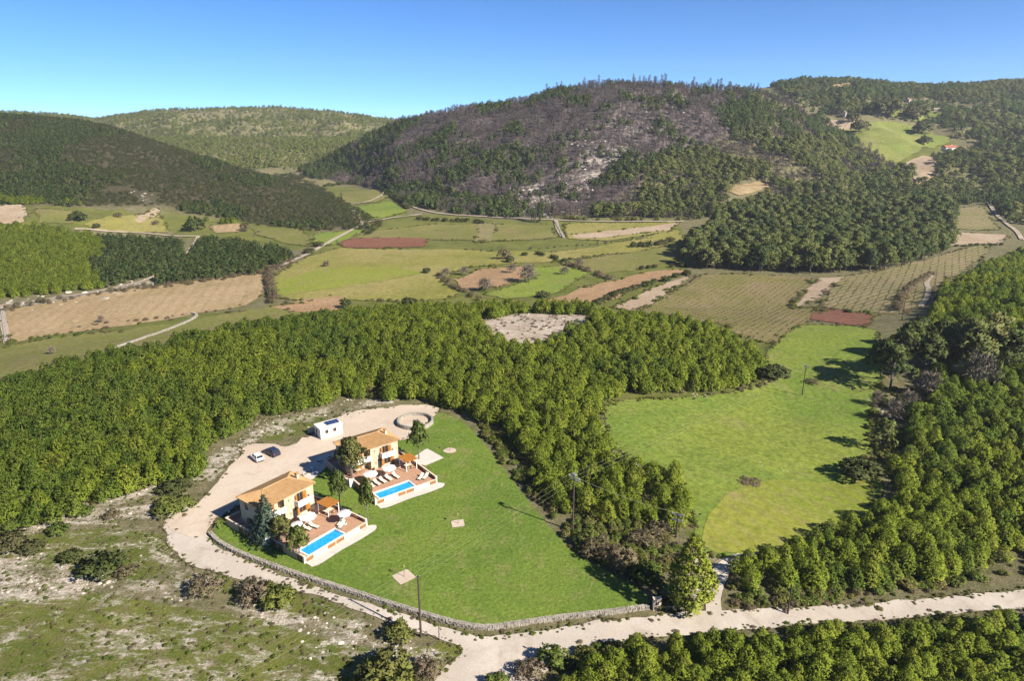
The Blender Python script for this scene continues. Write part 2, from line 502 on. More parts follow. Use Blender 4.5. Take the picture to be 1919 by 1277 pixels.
def ground_mat():
    m, nt, out = new_mat('open_ground')
    v = coords(nt)
    def att(n):
        a = nt.nodes.new('ShaderNodeAttribute'); a.attribute_name = n; return a.outputs['Fac']
    vr = coords(nt, -0.25, (0.5, 1.0, 1.0))
    n1 = noise(nt, v, 0.055, 5, 0.62, 0.8)
    n2 = noise(nt, v, 0.35, 6, 0.72, 0.5)
    n3 = noise(nt, v, 2.6, 5, 0.75)
    nr = noise(nt, vr, 0.16, 7, 0.74, 1.2)
    nr2 = noise(nt, vr, 0.95, 6, 0.8, 0.6)
    # scrubby floor
    c = mixc(nt, maprange(nt, n2, 0.35, 0.65), (0.108, 0.106, 0.046), (0.185, 0.160, 0.092))
    # grass
    g = mixc(nt, maprange(nt, n1, 0.35, 0.65), (0.088, 0.108, 0.020), (0.140, 0.150, 0.032))
    g = mixc(nt, maprange(nt, n2, 0.46, 0.66), g, (0.150, 0.132, 0.060))
    gf = math_n(nt, 'ADD', att('m_green'), math_n(nt, 'MULTIPLY', math_n(nt, 'SUBTRACT', nr, 0.5), 1.1))
    c = mixc(nt, maprange(nt, gf, 0.38, 0.62), c, g)
    # scorched floor
    bcol = mixc(nt, maprange(nt, n2, 0.35, 0.65), (0.075, 0.062, 0.060), (0.135, 0.108, 0.100))
    c = mixc(nt, att('m_burn'), c, bcol)
    # heath floor
    hcol = mixc(nt, maprange(nt, n2, 0.35, 0.65), (0.045, 0.045, 0.022), (0.085, 0.070, 0.042))
    c = mixc(nt, att('m_heath'), c, hcol)
    # bare limestone showing through in streaks
    rk = math_n(nt, 'ADD', math_n(nt, 'MULTIPLY', nr, 0.55), math_n(nt, 'MULTIPLY', nr2, 0.45))
    thr = math_n(nt, 'ADD', rk, math_n(nt, 'MULTIPLY', att('m_rock'), 0.25))
    rf = maprange(nt, thr, 0.69, 0.83)
    rcol = mixc(nt, maprange(nt, n3, 0.3, 0.7), (0.34, 0.285, 0.225), (0.58, 0.525, 0.455))
    rcol = mixc(nt, maprange(nt, n2, 0.45, 0.7, 0, 0.6), rcol, (0.40, 0.32, 0.26))
    c = mixc(nt, rf, c, rcol)
    k = maprange(nt, n3, 0.25, 0.75, 0.55, 1.22, False)
    cc = nt.nodes.new('ShaderNodeVectorMath'); cc.operation = 'SCALE'
    nt.links.new(c, cc.inputs[0]); nt.links.new(k, cc.inputs['Scale'])
    hgt = math_n(nt, 'ADD', n3, math_n(nt, 'MULTIPLY', nr2, 0.8))
    finish(nt, out, cc.outputs[0], 0.95, 0.08, hgt, 0.45, 0.7)
    return m
M['ground'] = ground_mat()

# ------------------------------------------------------------------ ground sheet
NS, NY = 460, 460
s_ax = np.concatenate([np.linspace(-1.5, -0.92, 34), np.linspace(-0.9, 0.9, NS - 68), np.linspace(0.92, 1.5, 34)])
y_ax = np.concatenate([np.linspace(-60, 20, 10), np.geomspace(24, 2700, NY - 10)])
YY, SS = np.meshgrid(y_ax, s_ax, indexing='ij')
XX = SS * np.maximum(YY, 24 + 0.0 * YY)
XX = np.where(YY < 24, SS * 24, XX)
ZZ = H(XX, YY)
gverts = np.stack([XX, YY, ZZ], -1).reshape(-1, 3)
ii = np.arange((NY - 1) * (len(s_ax))).reshape(NY - 1, len(s_ax))[:, :-1].reshape(-1)
n_s = len(s_ax)
gfaces = np.stack([ii, ii + 1, ii + 1 + n_s, ii + n_s], 1)
gm = mesh_np('ground', gverts, gfaces, [M['ground']], True)
gpx, gpy = project(gverts[:, 0], gverts[:, 1], gverts[:, 2])
gd = gverts[:, 1]
def softmask(polys, soft=14.0, dmin=0, dmax=1e9):
    acc = np.zeros(len(gverts))
    r = np.random.default_rng(3)
    for k in range(10):
        ox = (vnoise(gverts[:, 0] / 9, gd / 9, 100 + k) - 0.5) * 3 * soft + r.normal(0, soft * 0.35)
        oy = (vnoise(gverts[:, 0] / 9, gd / 9, 200 + k) - 0.5) * 2 * soft + r.normal(0, soft * 0.25)
        m = np.zeros(len(gverts), bool)
        for p in polys: m |= inpoly(gpx + ox, gpy + oy, p)
        acc += m
    acc /= 10
    acc[(gd < dmin) | (gd > dmax)] = 0
    return acc
def setattr_f(me, name, arr):
    a = me.attributes.new(name, 'FLOAT', 'POINT'); a.data.foreach_set('value', np.asarray(arr, np.float32))

R_ROCK = [
    [(-100, 1040), (60, 1030), (200, 1075), (330, 1085), (330, 1110), (160, 1115), (60, 1130), (-100, 1110)],
    [(290, 1105), (420, 1120), (520, 1135), (610, 1150), (700, 1165), (690, 1200), (560, 1190), (430, 1150), (300, 1130)],
    [(130, 960), (180, 915), (270, 895), (330, 905), (300, 960), (230, 985), (140, 990), (40, 1000), (40, 985)],
    [(375, 890), (385, 850), (450, 825), (470, 790), (580, 765), (740, 735), (760, 750), (600, 785), (480, 830), (440, 870), (400, 905), (360, 930)],
    [(330, 1030), (300, 1000), (260, 1010), (250, 1050), (340, 1075), (400, 1090)],
    [(560, 1200), (720, 1190), (830, 1215), (820, 1250), (640, 1240), (540, 1260)],
    [(895, 600), (990, 588), (1130, 592), (1080, 615), (1020, 640), (970, 648)],
    [(930, 380), (980, 345), (1040, 320), (1080, 300), (1110, 280), (1180, 270), (1150, 320), (1120, 345), (1090, 380), (1000, 405), (930, 405)],
    [(1060, 270), (1120, 225), (1170, 185), (1210, 165), (1300, 168), (1290, 200), (1230, 225), (1230, 255), (1190, 285), (1100, 295)],
    [(195, 350), (240, 352), (290, 362), (300, 380), (270, 382), (240, 362), (200, 358)],
    [(0, 560), (200, 540), (330, 500), (330, 520), (220, 560), (60, 580), (0, 590)],
    [(1270, 1040), (1330, 1030), (1420, 1040), (1400, 1060), (1330, 1070), (1330, 1150), (1290, 1150)],
    [(1060, 975), (1110, 985), (1100, 1010), (1060, 1005)],
    [(1610, 730), (1690, 740), (1700, 780), (1650, 800), (1620, 770)],
    [(1230, 735), (1330, 735), (1420, 735), (1400, 750), (1300, 745)],
    [(420, 205), (520, 205), (520, 212), (420, 212)], [(0, 203), (130, 212), (130, 222), (0, 214)],
    [(1700, 300), (1755, 290), (1760, 360), (1700, 350)], [(1780, 330), (1880, 325), (1880, 345), (1790, 345)],
    [(1640, 860), (1680, 850), (1660, 900), (1620, 890)],
]
R_GREEN = [
    [(-100, 1120), (200, 1110), (330, 1135), (480, 1150), (620, 1200), (740, 1225), (850, 1200), (900, 1340), (-100, 1340)],
    [(-100, 985), (60, 1000), (200, 985), (310, 1000), (330, 1060), (260, 1090), (120, 1070), (-100, 1040)],
    [(470, 800), (590, 770), (620, 785), (580, 815), (520, 830), (480, 830)],
    [(640, 790), (690, 770), (720, 775), (660, 810)],
    [(430, 1090), (560, 1110), (640, 1140), (700, 1190), (520, 1150), (400, 1110)],
    [(-200, 640), (0, 640), (560, 565), (900, 480), (1280, 420), (1290, 500), (1180, 590), (1500, 600), (1650, 640), (1660, 1000), (1320, 1050), (1130, 750), (900, 570), (600, 580), (-200, 730)],
    [(560, 500), (620, 440), (780, 400), (1270, 415), (1270, 450), (900, 480)],
    [(-200, 400), (0, 385), (140, 388), (320, 400), (460, 415), (600, 430), (560, 470), (350, 440), (150, 430), (-200, 425)],
    [(600, 345), (700, 350), (770, 395), (690, 415), (630, 380)],
    [(1550, 250), (1640, 225), (1800, 262), (1740, 300), (1700, 340), (1620, 300)],
]
R_BURN = [[(600, 330), (740, 235), (850, 200), (1050, 155), (1300, 150), (1400, 165), (1420, 220), (1350, 260), (1250, 300), (1150, 380), (1000, 410), (850, 400), (750, 370), (640, 340)]]
R_HEATH = [[(-300, 190), (0, 205), (200, 225), (400, 290), (560, 350), (690, 425), (640, 430), (560, 430), (440, 410), (300, 385), (150, 385), (-300, 390)]]
R_MIX = [[(-300, 1020), (60, 990), (200, 940), (330, 895), (372, 880), (450, 820), (600, 765), (780, 745), (700, 770), (560, 815), (460, 835), (345, 935), (290, 985), (310, 1040), (420, 1085), (560, 1110), (700, 1165), (860, 1225), (800, 1340), (-300, 1400)]]
_brk = np.where((gd > 480) & (gd < 1050), np.clip((fbm(gverts[:, 0] / 22, gd / 22, 300) - 0.36) * 5, 0.1, 1) * np.where(gpy < 265, 0.75, 1.0), 1.0)
setattr_f(gm, 'm_rock', _brk * np.maximum(softmask(R_ROCK, 12), 0.80 * softmask(R_MIX, 10)))
setattr_f(gm, 'm_green', np.clip(softmask(R_GREEN, 14) - 0.06 * softmask(R_MIX, 10), 0, 1))
setattr_f(gm, 'm_burn', softmask(R_BURN, 10, 450, 1100))
setattr_f(gm, 'm_heath', softmask(R_HEATH, 8, 280, 900))
tag(link('ground', gm), 'rough open ground of grass, scrub and pale limestone over valley and hills', 'ground', kind='structure')

# ------------------------------------------------------------------ sheets laid over the ground: lawn, roads, fields
def chaikin(p, n=2, closed=True):
    p = np.asarray(p, float)
    for _ in range(n):
        q = np.roll(p, -1, 0) if closed else p[1:]
        a = p if closed else p[:-1]
        r = np.empty((2 * len(a), 2)); r[0::2] = a * 0.75 + q * 0.25; r[1::2] = a * 0.25 + q * 0.75
        if not closed: r = np.vstack([p[:1], r, p[-1:]])
        p = r
    return p
def resample(p, step, closed=True):
    q = np.vstack([p, p[:1]]) if closed else p
    L = np.r_[0, np.cumsum(np.hypot(*np.diff(q, axis=0).T))]
    n = max(6, int(L[-1] / step))
    t = np.linspace(0, L[-1], n, endpoint=not closed)
    return np.stack([np.interp(t, L, q[:, 0]), np.interp(t, L, q[:, 1])], 1)

EDGE = []
def drape(name, world_poly, mat, lift, step, label, rough=0.0, seed=0):
    p = resample(np.asarray(world_poly, float), step)
    if rough:
        nx = (fbm(p[:, 0] / (rough * 5), p[:, 1] / (rough * 5), seed) - 0.5) * 3 * rough
        ny = (fbm(p[:, 0] / (rough * 5), p[:, 1] / (rough * 5), seed + 9) - 0.5) * 3 * rough
        p = p + np.stack([nx, ny], 1)
    EDGE.append((name, p.copy()))
    lo, hi = p.min(0), p.max(0)
    gx, gy = np.meshgrid(np.arange(lo[0], hi[0], step), np.arange(lo[1], hi[1], step))
    g = np.stack([gx.ravel(), gy.ravel()], 1) + RNG.uniform(-.1, .1, (gx.size, 2)) * step
    g = g[inpoly(g[:, 0], g[:, 1], p)]
    if len(g):
        d = np.min(np.hypot(g[:, None, 0] - p[None, :, 0], g[:, None, 1] - p[None, :, 1]), 1) if len(g) * len(p) < 4e7 else np.full(len(g), step)
        g = g[d > step * 0.4]
    allp = np.vstack([p, g])
    n = len(p)
    res = delaunay_2d_cdt([Vector(q) for q in allp], [], [list(range(n))], 1, 1e-5)
    v2 = np.array([tuple(q) for q in res[0]]); f = res[2]
    z = H(v2[:, 0], v2[:, 1]) + lift + v2[:, 1] * 0.0003 + np.maximum(v2[:, 1] - 300, 0) * 0.0008
    fl = []
    for t in f:
        a, b, c = v2[t[0]], v2[t[1]], v2[t[2]]
        fl.append(t if (b[0] - a[0]) * (c[1] - a[1]) - (b[1] - a[1]) * (c[0] - a[0]) > 0 else tuple(reversed(t)))
    o = link(name, mesh_np(name, np.c_[v2, z], fl, [mat], True))
    return tag(o, label, name.replace('_', ' '), kind='structure')

def sheet(name, pix, mat, lift, step, label, rough=0.4, smooth=2, seed=0):
    p = P([a for a, b in pix], [b for a, b in pix])[:, :2]
    return drape(name, chaikin(p, smooth), mat, lift, step, label, rough, seed)

def track(name, pix, width, mat, lift, label, step=2.0, rough=0.35, seed=0):
    p = P([a for a, b in pix], [b for a, b in pix])[:, :2]
    p = resample(chaikin(p, 2, False), step, False)
    d = np.gradient(p, axis=0); d /= np.linalg.norm(d, axis=1)[:, None] + 1e-9
    nrm = np.stack([-d[:, 1], d[:, 0]], 1)
    w = width * 0.5 * (0.8 + 0.4 * fbm(p[:, 0] / 6, p[:, 1] / 6, seed + 3))[:, None]
    l, r = p + nrm * w, p - nrm * w
    v = []; f = []
    for i in range(len(p)):
        for q in (l[i], (l[i] + r[i]) / 2, r[i]):
            v.append((q[0], q[1], float(H(q[0], q[1])) + lift + q[1] * 0.0004 + max(q[1] - 300, 0) * 0.001))
    for i in range(len(p) - 1):
        for j in range(2):
            a = i * 3 + j; f.append((a + 1, a, a + 3, a + 4))
    o = link(name, mesh_np(name, v, f, [mat], True))
    return tag(o, label, name.replace('_', ' '), kind='structure')

def fm(name, *a, **k):
    return fieldmat(name, *a, **k)
G_bright = ((0.128, 0.186, 0.030), (0.176, 0.215, 0.035), (0.190, 0.190, 0.060))
M['f_green'] = fm('bright_meadow', *G_bright, 0.022, 0.9, (-0.7, 5.0, 0.22, (0.195, 0.205, 0.06)), 0.07, 1.2, con=1.35)
M['f_lime'] = fm('yellow_green_meadow', (0.180, 0.212, 0.030), (0.215, 0.226, 0.038), (0.235, 0.200, 0.080), 0.03, 0.9, (-0.5, 4.0, 0.25, (0.24, 0.20, 0.09)), 0.09, 1.2)
M['f_yellow'] = fm('pale_meadow', (0.200, 0.190, 0.046), (0.252, 0.216, 0.078), (0.162, 0.168, 0.036), 0.012, 0.5, (1.35, 9.0, 0.18, (0.22, 0.21, 0.06)), 0.04)
M['f_olive'] = fm('olive_pasture', (0.140, 0.146, 0.038), (0.185, 0.168, 0.058), (0.190, 0.148, 0.072), 0.018, 0.6, (0.3, 6.0, 0.25, (0.19, 0.17, 0.07)), 0.05)
M['f_hill'] = fm('hill_meadow_grass', (0.150, 0.185, 0.040), (0.195, 0.205, 0.055), (0.220, 0.200, 0.095), 0.015, 0.4, None, 0.04)
M['f_tan'] = fm('tan_stubble', (0.300, 0.218, 0.118), (0.345, 0.258, 0.148), (0.250, 0.195, 0.090), 0.02, 0.6, (-0.25, 5.0, 0.25, (0.20, 0.14, 0.07)), 0.05)
M['f_brown'] = fm('ploughed_soil', (0.290, 0.185, 0.100), (0.340, 0.225, 0.130), (0.245, 0.165, 0.080), 0.03, 0.6, (0.5, 2.2, 0.3, (0.20, 0.135, 0.085)), 0.06)
M['f_red'] = fm('red_soil', (0.170, 0.075, 0.048), (0.195, 0.090, 0.058), (0.150, 0.085, 0.050), 0.05, 0.6, (0.1, 2.5, 0.3, (0.13, 0.060, 0.040)), 0.08)
M['f_vine'] = fm('vineyard_ground', (0.150, 0.140, 0.042), (0.190, 0.155, 0.070), (0.210, 0.155, 0.095), 0.025, 0.7, (1.05, 3.4, 0.22, (0.25, 0.20, 0.12)), 0.05)
M['f_vine2'] = fm('vineyard_ground_right', (0.140, 0.135, 0.045), (0.180, 0.155, 0.065), (0.215, 0.165, 0.100), 0.025, 0.7, (0.93, 3.6, 0.7, (0.32, 0.255, 0.175)), 0.05)
M['f_pale'] = fm('bare_pale_soil', (0.330, 0.245, 0.165), (0.380, 0.300, 0.215), (0.290, 0.210, 0.130), 0.03, 0.8, (1.05, 2.6, 0.3, (0.27, 0.20, 0.13)), 0.08)
M['f_clear'] = fm('stony_clearing', (0.33, 0.265, 0.205), (0.44, 0.375, 0.31), (0.22, 0.165, 0.115), 0.12, 1.3, None, 0.28)
M['track'] = fm('dirt_track', (0.35, 0.285, 0.215), (0.40, 0.335, 0.265), (0.28, 0.22, 0.155), 0.08, 0.9, None, 0.2)

# lawn and yard
lawn_px = [(398, 1006), (415, 1020), (470, 1045), (560, 1078), (640, 1102), (720, 1128), (800, 1153), (860, 1170), (910, 1178), (960, 1171), (1040, 1159), (1120, 1151), (1214, 1138),
           (1218, 1120), (1190, 1098), (1120, 1063), (1075, 1038), (1040, 1000), (985, 935), (935, 865), (880, 800), (850, 780), (815, 772), (790, 790), (740, 800), (640, 850), (590, 880), (560, 895), (440, 965), (405, 985)]
sheet('lawn', lawn_px, M['lawn'], 0.05, 1.6, 'smooth green mown lawn sweeping round the two villas', 0.15)
road_px = [(2300, 1075), (1919, 1107), (1800, 1118), (1650, 1130), (1500, 1140), (1380, 1144), (1300, 1147), (1200, 1158), (1120, 1166), (1040, 1178), (980, 1190), (930, 1197), (880, 1192), (820, 1175), (760, 1155), (700, 1136),
           (620, 1111), (540, 1083), (460, 1053), (410, 1026), (386, 1004), (390, 985), (405, 970), (350, 940), (300, 980), (318, 1000), (308, 1015), (320, 1035), (350, 1055), (400, 1075), (470, 1090), (540, 1100), (600, 1120),
           (680, 1150), (750, 1172), (800, 1192), (850, 1210), (868, 1224), (840, 1247), (815, 1280), (770, 1340), (960, 1340), (990, 1290), (1040, 1245), (1100, 1210), (1300, 1188), (1500, 1172), (1919, 1142), (2300, 1112)]
sheet('road', road_px, M['road'], 0.09, 1.1, 'pale dusty gravel road curving round the lawn wall', 0.5, seed=4)
court_px = [(300, 985), (340, 960), (362, 952), (402, 914), (422, 881), (459, 852), (454, 838), (473, 832), (496, 834), (518, 832), (530, 842), (554, 833), (569, 821), (594, 816), (625, 795), (642, 776), (690, 768), (726, 764),
            (770, 758), (830, 764), (818, 778), (800, 800), (770, 825), (700, 832), (640, 850), (600, 872), (588, 885), (560, 892), (470, 935), (425, 962), (392, 990), (386, 1004), (350, 1010)]
sheet('courtyard', court_px, M['court'], 0.13, 1.3, 'pale peach gravel yard behind the two villas', 0.45, seed=5)
track('path', [(1338, 1150), (1335, 1118), (1345, 1085), (1358, 1060), (1395, 1046)], 2.6, M['road'], 0.1, 'short stony path from the road to the meadow', 0.8)

FIELDS = [
    ('meadow', 'f_green', [(1130, 755), (1200, 748), (1330, 744), (1415, 727), (1440, 702), (1434, 660), (1470, 632), (1505, 606), (1645, 614), (1640, 650), (1655, 700), (1640, 740), (1650, 790), (1630, 850), (1645, 900), (1635, 960), (1560, 1000), (1470, 1037), (1400, 1047), (1320, 1047), (1300, 1012), (1303, 960), (1262, 885), (1195, 868), (1152, 842), (1135, 800)], 0.05, 2.2, 'bright green meadow right of the pine strip'),
    ('meadow_end', 'f_lime', [(1330, 960), (1375, 915), (1440, 900), (1560, 905), (1650, 895), (1660, 930), (1620, 975), (1550, 1000), (1470, 1034), (1390, 1040), (1322, 1035), (1312, 1000)], 0.10, 2.2, 'yellow green lower end of the right meadow'),
    ('vineyard', 'f_vine', [(1185, 588), (1250, 550), (1325, 514), (1420, 515), (1525, 521), (1486, 575), (1560, 578), (1505, 606), (1445, 648), (1405, 635), (1340, 606), (1250, 594)], 0.06, 4, 'brownish vineyard in faint rows below the grove'),
    ('bare_strip', 'f_pale', [(1536, 522), (1582, 519), (1540, 556), (1492, 580), (1482, 574), (1510, 545)], 0.12, 3, 'bare pale strip between two vineyards'),
    ('vineyard', 'f_vine2', [(1584, 519), (1680, 502), (1790, 472), (1862, 455), (1845, 480), (1785, 520), (1735, 560), (1690, 590), (1645, 588), (1540, 577), (1550, 556)], 0.07, 4, 'striped vineyard beside the wooded rise'),
    ('red_field', 'f_red', [(1532, 577), (1642, 590), (1622, 613), (1516, 600)], 0.14, 3, 'small red soil field at the head of the meadow'),
    ('terrace_field', 'f_vine2', [(1785, 392), (1838, 388), (1872, 432), (1792, 430)], 0.08, 4, 'upper small terraced vineyard by the right track'),
    ('terrace_field', 'f_pale', [(1790, 437), (1885, 441), (1878, 459), (1778, 461)], 0.08, 4, 'lower pale terraced plot by the right track'),
    ('ploughed_field', 'f_brown', [(1010, 566), (1100, 538), (1200, 512), (1270, 505), (1292, 512), (1200, 537), (1110, 575), (1050, 580)], 0.08, 4, 'narrow ploughed brown strip behind the pine ridge'),
    ('bare_strip', 'f_pale', [(1140, 578), (1222, 541), (1300, 516), (1190, 584)], 0.10, 3, 'pale fallow strip beside the hedge of bushes'),
    ('valley_meadow', 'f_yellow', [(505, 530), (540, 500), (580, 480), (640, 466), (800, 468), (900, 470), (1030, 474), (1100, 466), (1270, 430), (1282, 452), (1200, 472), (1050, 490), (960, 494), (870, 502), (835, 520), (860, 556), (760, 566), (640, 562), (560, 565), (515, 558)], 0.06, 6, 'wide yellow green meadow across the valley floor'),
    ('valley_patch', 'f_lime', [(512, 530), (600, 505), (720, 500), (800, 512), (700, 530), (600, 545), (520, 556)], 0.16, 6, 'brighter lime patch in the valley meadow'),
    ('pasture', 'f_olive', [(665, 447), (720, 432), (800, 422), (890, 421), (1030, 422), (1045, 446), (960, 452), (890, 452), (800, 449)], 0.08, 5, 'olive pasture above the red strip'),
    ('vine_plot', 'f_vine2', [(898, 420), (930, 420), (922, 455), (890, 455)], 0.14, 4, 'small striped plot in the olive pasture'),
    ('red_field', 'f_red', [(632, 455), (660, 447), (800, 447), (802, 462), (700, 467), (640, 464)], 0.16, 4, 'long red brown soil strip in the valley'),
    ('meadow', 'f_green', [(905, 552), (960, 536), (1005, 524), (985, 502), (1060, 498), (1102, 512), (1060, 540), (1010, 558), (950, 563)], 0.10, 4, 'green paddock ringed by hedges and bare trees'),
    ('fallow_plot', 'f_brown', [(850, 524), (900, 506), (975, 499), (995, 518), (930, 540), (875, 545)], 0.12, 4, 'brown scrubby plot beside the green paddock'),
    ('pasture', 'f_olive', [(1050, 492), (1150, 478), (1275, 457), (1272, 488), (1190, 508), (1120, 516), (1070, 500)], 0.08, 5, 'green pasture left of the tall grove'),
    ('valley_meadow', 'f_yellow', [(1058, 420), (1270, 417), (1250, 436), (1140, 452), (1062, 448)], 0.10, 5, 'pale meadow under the scorched hill'),
    ('bare_strip', 'f_pale', [(1070, 440), (1180, 430), (1275, 417), (1255, 432), (1150, 444), (1080, 448)], 0.18, 5, 'bare sandy strip under the hill foot'),
    ('stubble_field', 'f_tan', [(8, 582), (200, 548), (400, 522), (500, 511), (503, 545), (470, 570), (300, 602), (180, 618), (60, 634), (12, 645)], 0.06, 6, 'long tan stubble field on the left'),
    ('pasture', 'f_olive', [(-200, 690), (0, 652), (60, 640), (200, 622), (350, 603), (500, 576), (580, 570), (650, 582), (600, 596), (450, 620), (300, 655), (100, 700), (-200, 745)], 0.05, 5, 'green pasture between the stubble and the pine wood'),
    ('fallow_plot', 'f_brown', [(505, 577), (570, 562), (640, 556), (645, 580), (560, 588)], 0.10, 4, 'dull brown plot behind the pine wood'),
    ('terrace_field', 'f_pale', [(-120, 390), (50, 385), (45, 420), (-120, 424)], 0.10, 5, 'pink tan plot at the left edge'),
    ('terrace_field', 'f_olive', [(68, 392), (142, 396), (136, 420), (72, 418)], 0.10, 5, 'green terrace plot second from the left edge'),
    ('terrace_field', 'f_yellow', [(150, 422), (205, 406), (270, 403), (300, 406), (316, 436), (180, 432)], 0.10, 5, 'yellow green plot under the white rocks'),
    ('terrace_field', 'f_pale', [(245, 412), (290, 390), (300, 395), (262, 420)], 0.16, 5, 'narrow sandy strip on the terrace plots'),
    ('terrace_field', 'f_tan', [(390, 424), (450, 420), (460, 434), (410, 438)], 0.10, 4, 'tan plot among the terrace hedges'),
    ('terrace_field', 'f_olive', [(470, 428), (570, 430), (582, 462), (540, 458), (478, 440)], 0.10, 4, 'green terraced vines above the track'),
    ('terrace_field', 'f_green', [(590, 440), (680, 430), (655, 452), (600, 464), (582, 455)], 0.10, 4, 'small green field beside the pale road'),
    ('side_field', 'f_olive', [(640, 362), (700, 357), (735, 368), (705, 380), (645, 384)], 0.12, 6, 'upper field in the side valley'),
    ('side_field', 'f_green', [(668, 390), (730, 378), (764, 398), (690, 414)], 0.12, 6, 'lower green field in the side valley'),
    ('hill_meadow', 'f_hill', [(1550, 252), (1598, 234), (1650, 225), (1720, 240), (1795, 266), (1742, 275), (1705, 300), (1650, 304), (1595, 272)], 0.12, 8, 'green meadow high on the right hillside'),
    ('hill_meadow', 'f_hill', [(1650, 210), (1760, 205), (1765, 225), (1700, 228)], 0.14, 8, 'upper strip of meadow near the hilltop houses'),
    ('bare_patch', 'f_tan', [(1368, 350), (1410, 338), (1446, 346), (1420, 363), (1370, 370)], 0.16, 5, 'bare tan patch among the hillside pines'),
    ('hill_plot', 'f_pale', [(1545, 225), (1600, 220), (1610, 235), (1555, 248)], 0.16, 6, 'dry terraces beside the hillside meadow'),
    ('hill_plot', 'f_tan', [(1560, 160), (1600, 156), (1606, 166), (1565, 168)], 0.2, 8, 'pale clearing near the right skyline'),
    ('hill_plot', 'f_pale', [(1700, 305), (1750, 292), (1756, 345), (1718, 348)], 0.16, 6, 'dry stony slope below the red roofed farmhouse'),
    ('stony_clearing', 'f_clear', [(893, 602), (990, 586), (1135, 594), (1085, 616), (1020, 642), (968, 650), (925, 630)], 0.08, 3, 'heart shaped pale stony clearing in the pine ridge'),
]
for i, (nm, mk, px, lift, step, lab) in enumerate(FIELDS):
    sheet(nm, px, M[mk], lift, step, lab, 0.5 if step < 4 else 2.2, 1 if step < 2.5 or nm in ('stony_clearing', 'bare_patch', 'hill_meadow') else 0, 20 + i)
TRACKS = [
    ([(655, 392), (668, 402), (684, 418), (660, 432), (620, 452), (560, 485), (500, 510)], 4.0, 'pale track running down past the terraces'),
    ([(684, 418), (730, 410), (790, 403)], 4.0, 'pale road crossing the valley head'),
    ([(756, 370), (770, 388), (800, 398), (850, 404), (930, 409), (1010, 412), (1100, 416), (1200, 416), (1280, 416)], 3.5, 'track along the foot of the scorched hill'),
    ([(372, 444), (360, 465), (330, 495), (285, 525), (180, 549), (20, 572), (-60, 580)], 3.0, 'track along the foot of the left woods'),
    ([(140, 430), (200, 434), (290, 438), (372, 444)], 3.0, 'track under the terrace plots'),
    ([(1852, 380), (1862, 398), (1885, 420), (1908, 436), (1915, 450)], 3.5, 'pale track beside the upper terraces'),
    ([(1748, 515), (1734, 530), (1742, 550), (1725, 575)], 2.5, 'short track at the foot of the wooded rise'),
    ([(700, 345), (725, 356), (700, 378), (650, 386)], 3.0, 'dirt bank road in the side valley'),
    ([(1042, 415), (1045, 430), (1055, 445)], 4.0, 'short bank track by the cypress'),
    ([(0, 575), (8, 610), (14, 645)], 3.0, 'track at the left end of the stubble field'),
]
for i, (px, w, lab) in enumerate(TRACKS):
    track('track', px, w * 0.8, M['track'], 0.2, lab, 4.0, seed=70 + i)


M['needles_grove'] = leafmat('grove_pine_needles', [(0.036, 0.056, 0.020), (0.056, 0.077, 0.024), (0.086, 0.104, 0.030), (0.120, 0.122, 0.050)])
M['needles_grove2'] = leafmat('slope_pine_needles', [(0.050, 0.072, 0.024), (0.082, 0.102, 0.028), (0.118, 0.132, 0.036), (0.145, 0.138, 0.060)])
M['needles_garden'] = leafmat('garden_pine_needles', [(0.055, 0.082, 0.020), (0.080, 0.108, 0.024), (0.105, 0.125, 0.030), (0.125, 0.112, 0.045)])

# ------------------------------------------------------------------ plants: meshes
def foliage_mesh(name, clumps, tris, blade, seed, mat, axis_up=0.3, tint_by_h=False, round_n=0.75):
    """clumps: list of (centre, radius, outward axis). Every clump is a star of pointed leaf tufts."""
    r = np.random.default_rng(seed)
    V, F, N, T = [], [], [], []
    for c, cr, ax in clumps:
        c = np.array(c, float); ax = np.array(ax, float); ax /= np.linalg.norm(ax) + 1e-9
        tint = float(np.clip(r.normal(0.5, 0.22), 0, 1))
        d = r.normal(size=(tris, 3)) * 0.8 + ax * 0.5 + np.array([0, 0, axis_up + 0.25])
        d /= np.linalg.norm(d, axis=1)[:, None]
        for k in range(tris):
            dd = d[k]
            side = np.cross(dd, r.normal(size=3)); side /= np.linalg.norm(side) + 1e-9
            L = cr * r.uniform(0.75, 1.25); w = L * blade * r.uniform(0.7, 1.3)
            b = c + dd * cr * 0.1
            p = [b - side * w * 0.5, b + side * w * 0.5, c + dd * L + side * w * 0.25, c + dd * L - side * w * 0.25]
            n = dd * 0.42 + ax * round_n + np.array([0, 0, 0.15]); n /= np.linalg.norm(n)
            g = np.cross(p[1] - p[0], p[2] - p[0])
            q = [0, 1, 2, 3] if np.dot(g, n) > 0 else [3, 2, 1, 0]
            k0 = len(V); V += [p[j] for j in q]; F.append((k0, k0 + 1, k0 + 2, k0 + 3)); N += [n] * 4; T += [tint] * 4
    me = mesh_np(name, V, F, [mat], True)
    a = me.attributes.new('tint', 'FLOAT', 'POINT'); a.data.foreach_set('value', np.array(T, np.float32))
    me.normals_split_custom_set_from_vertices([tuple(n) for n in N])
    return me

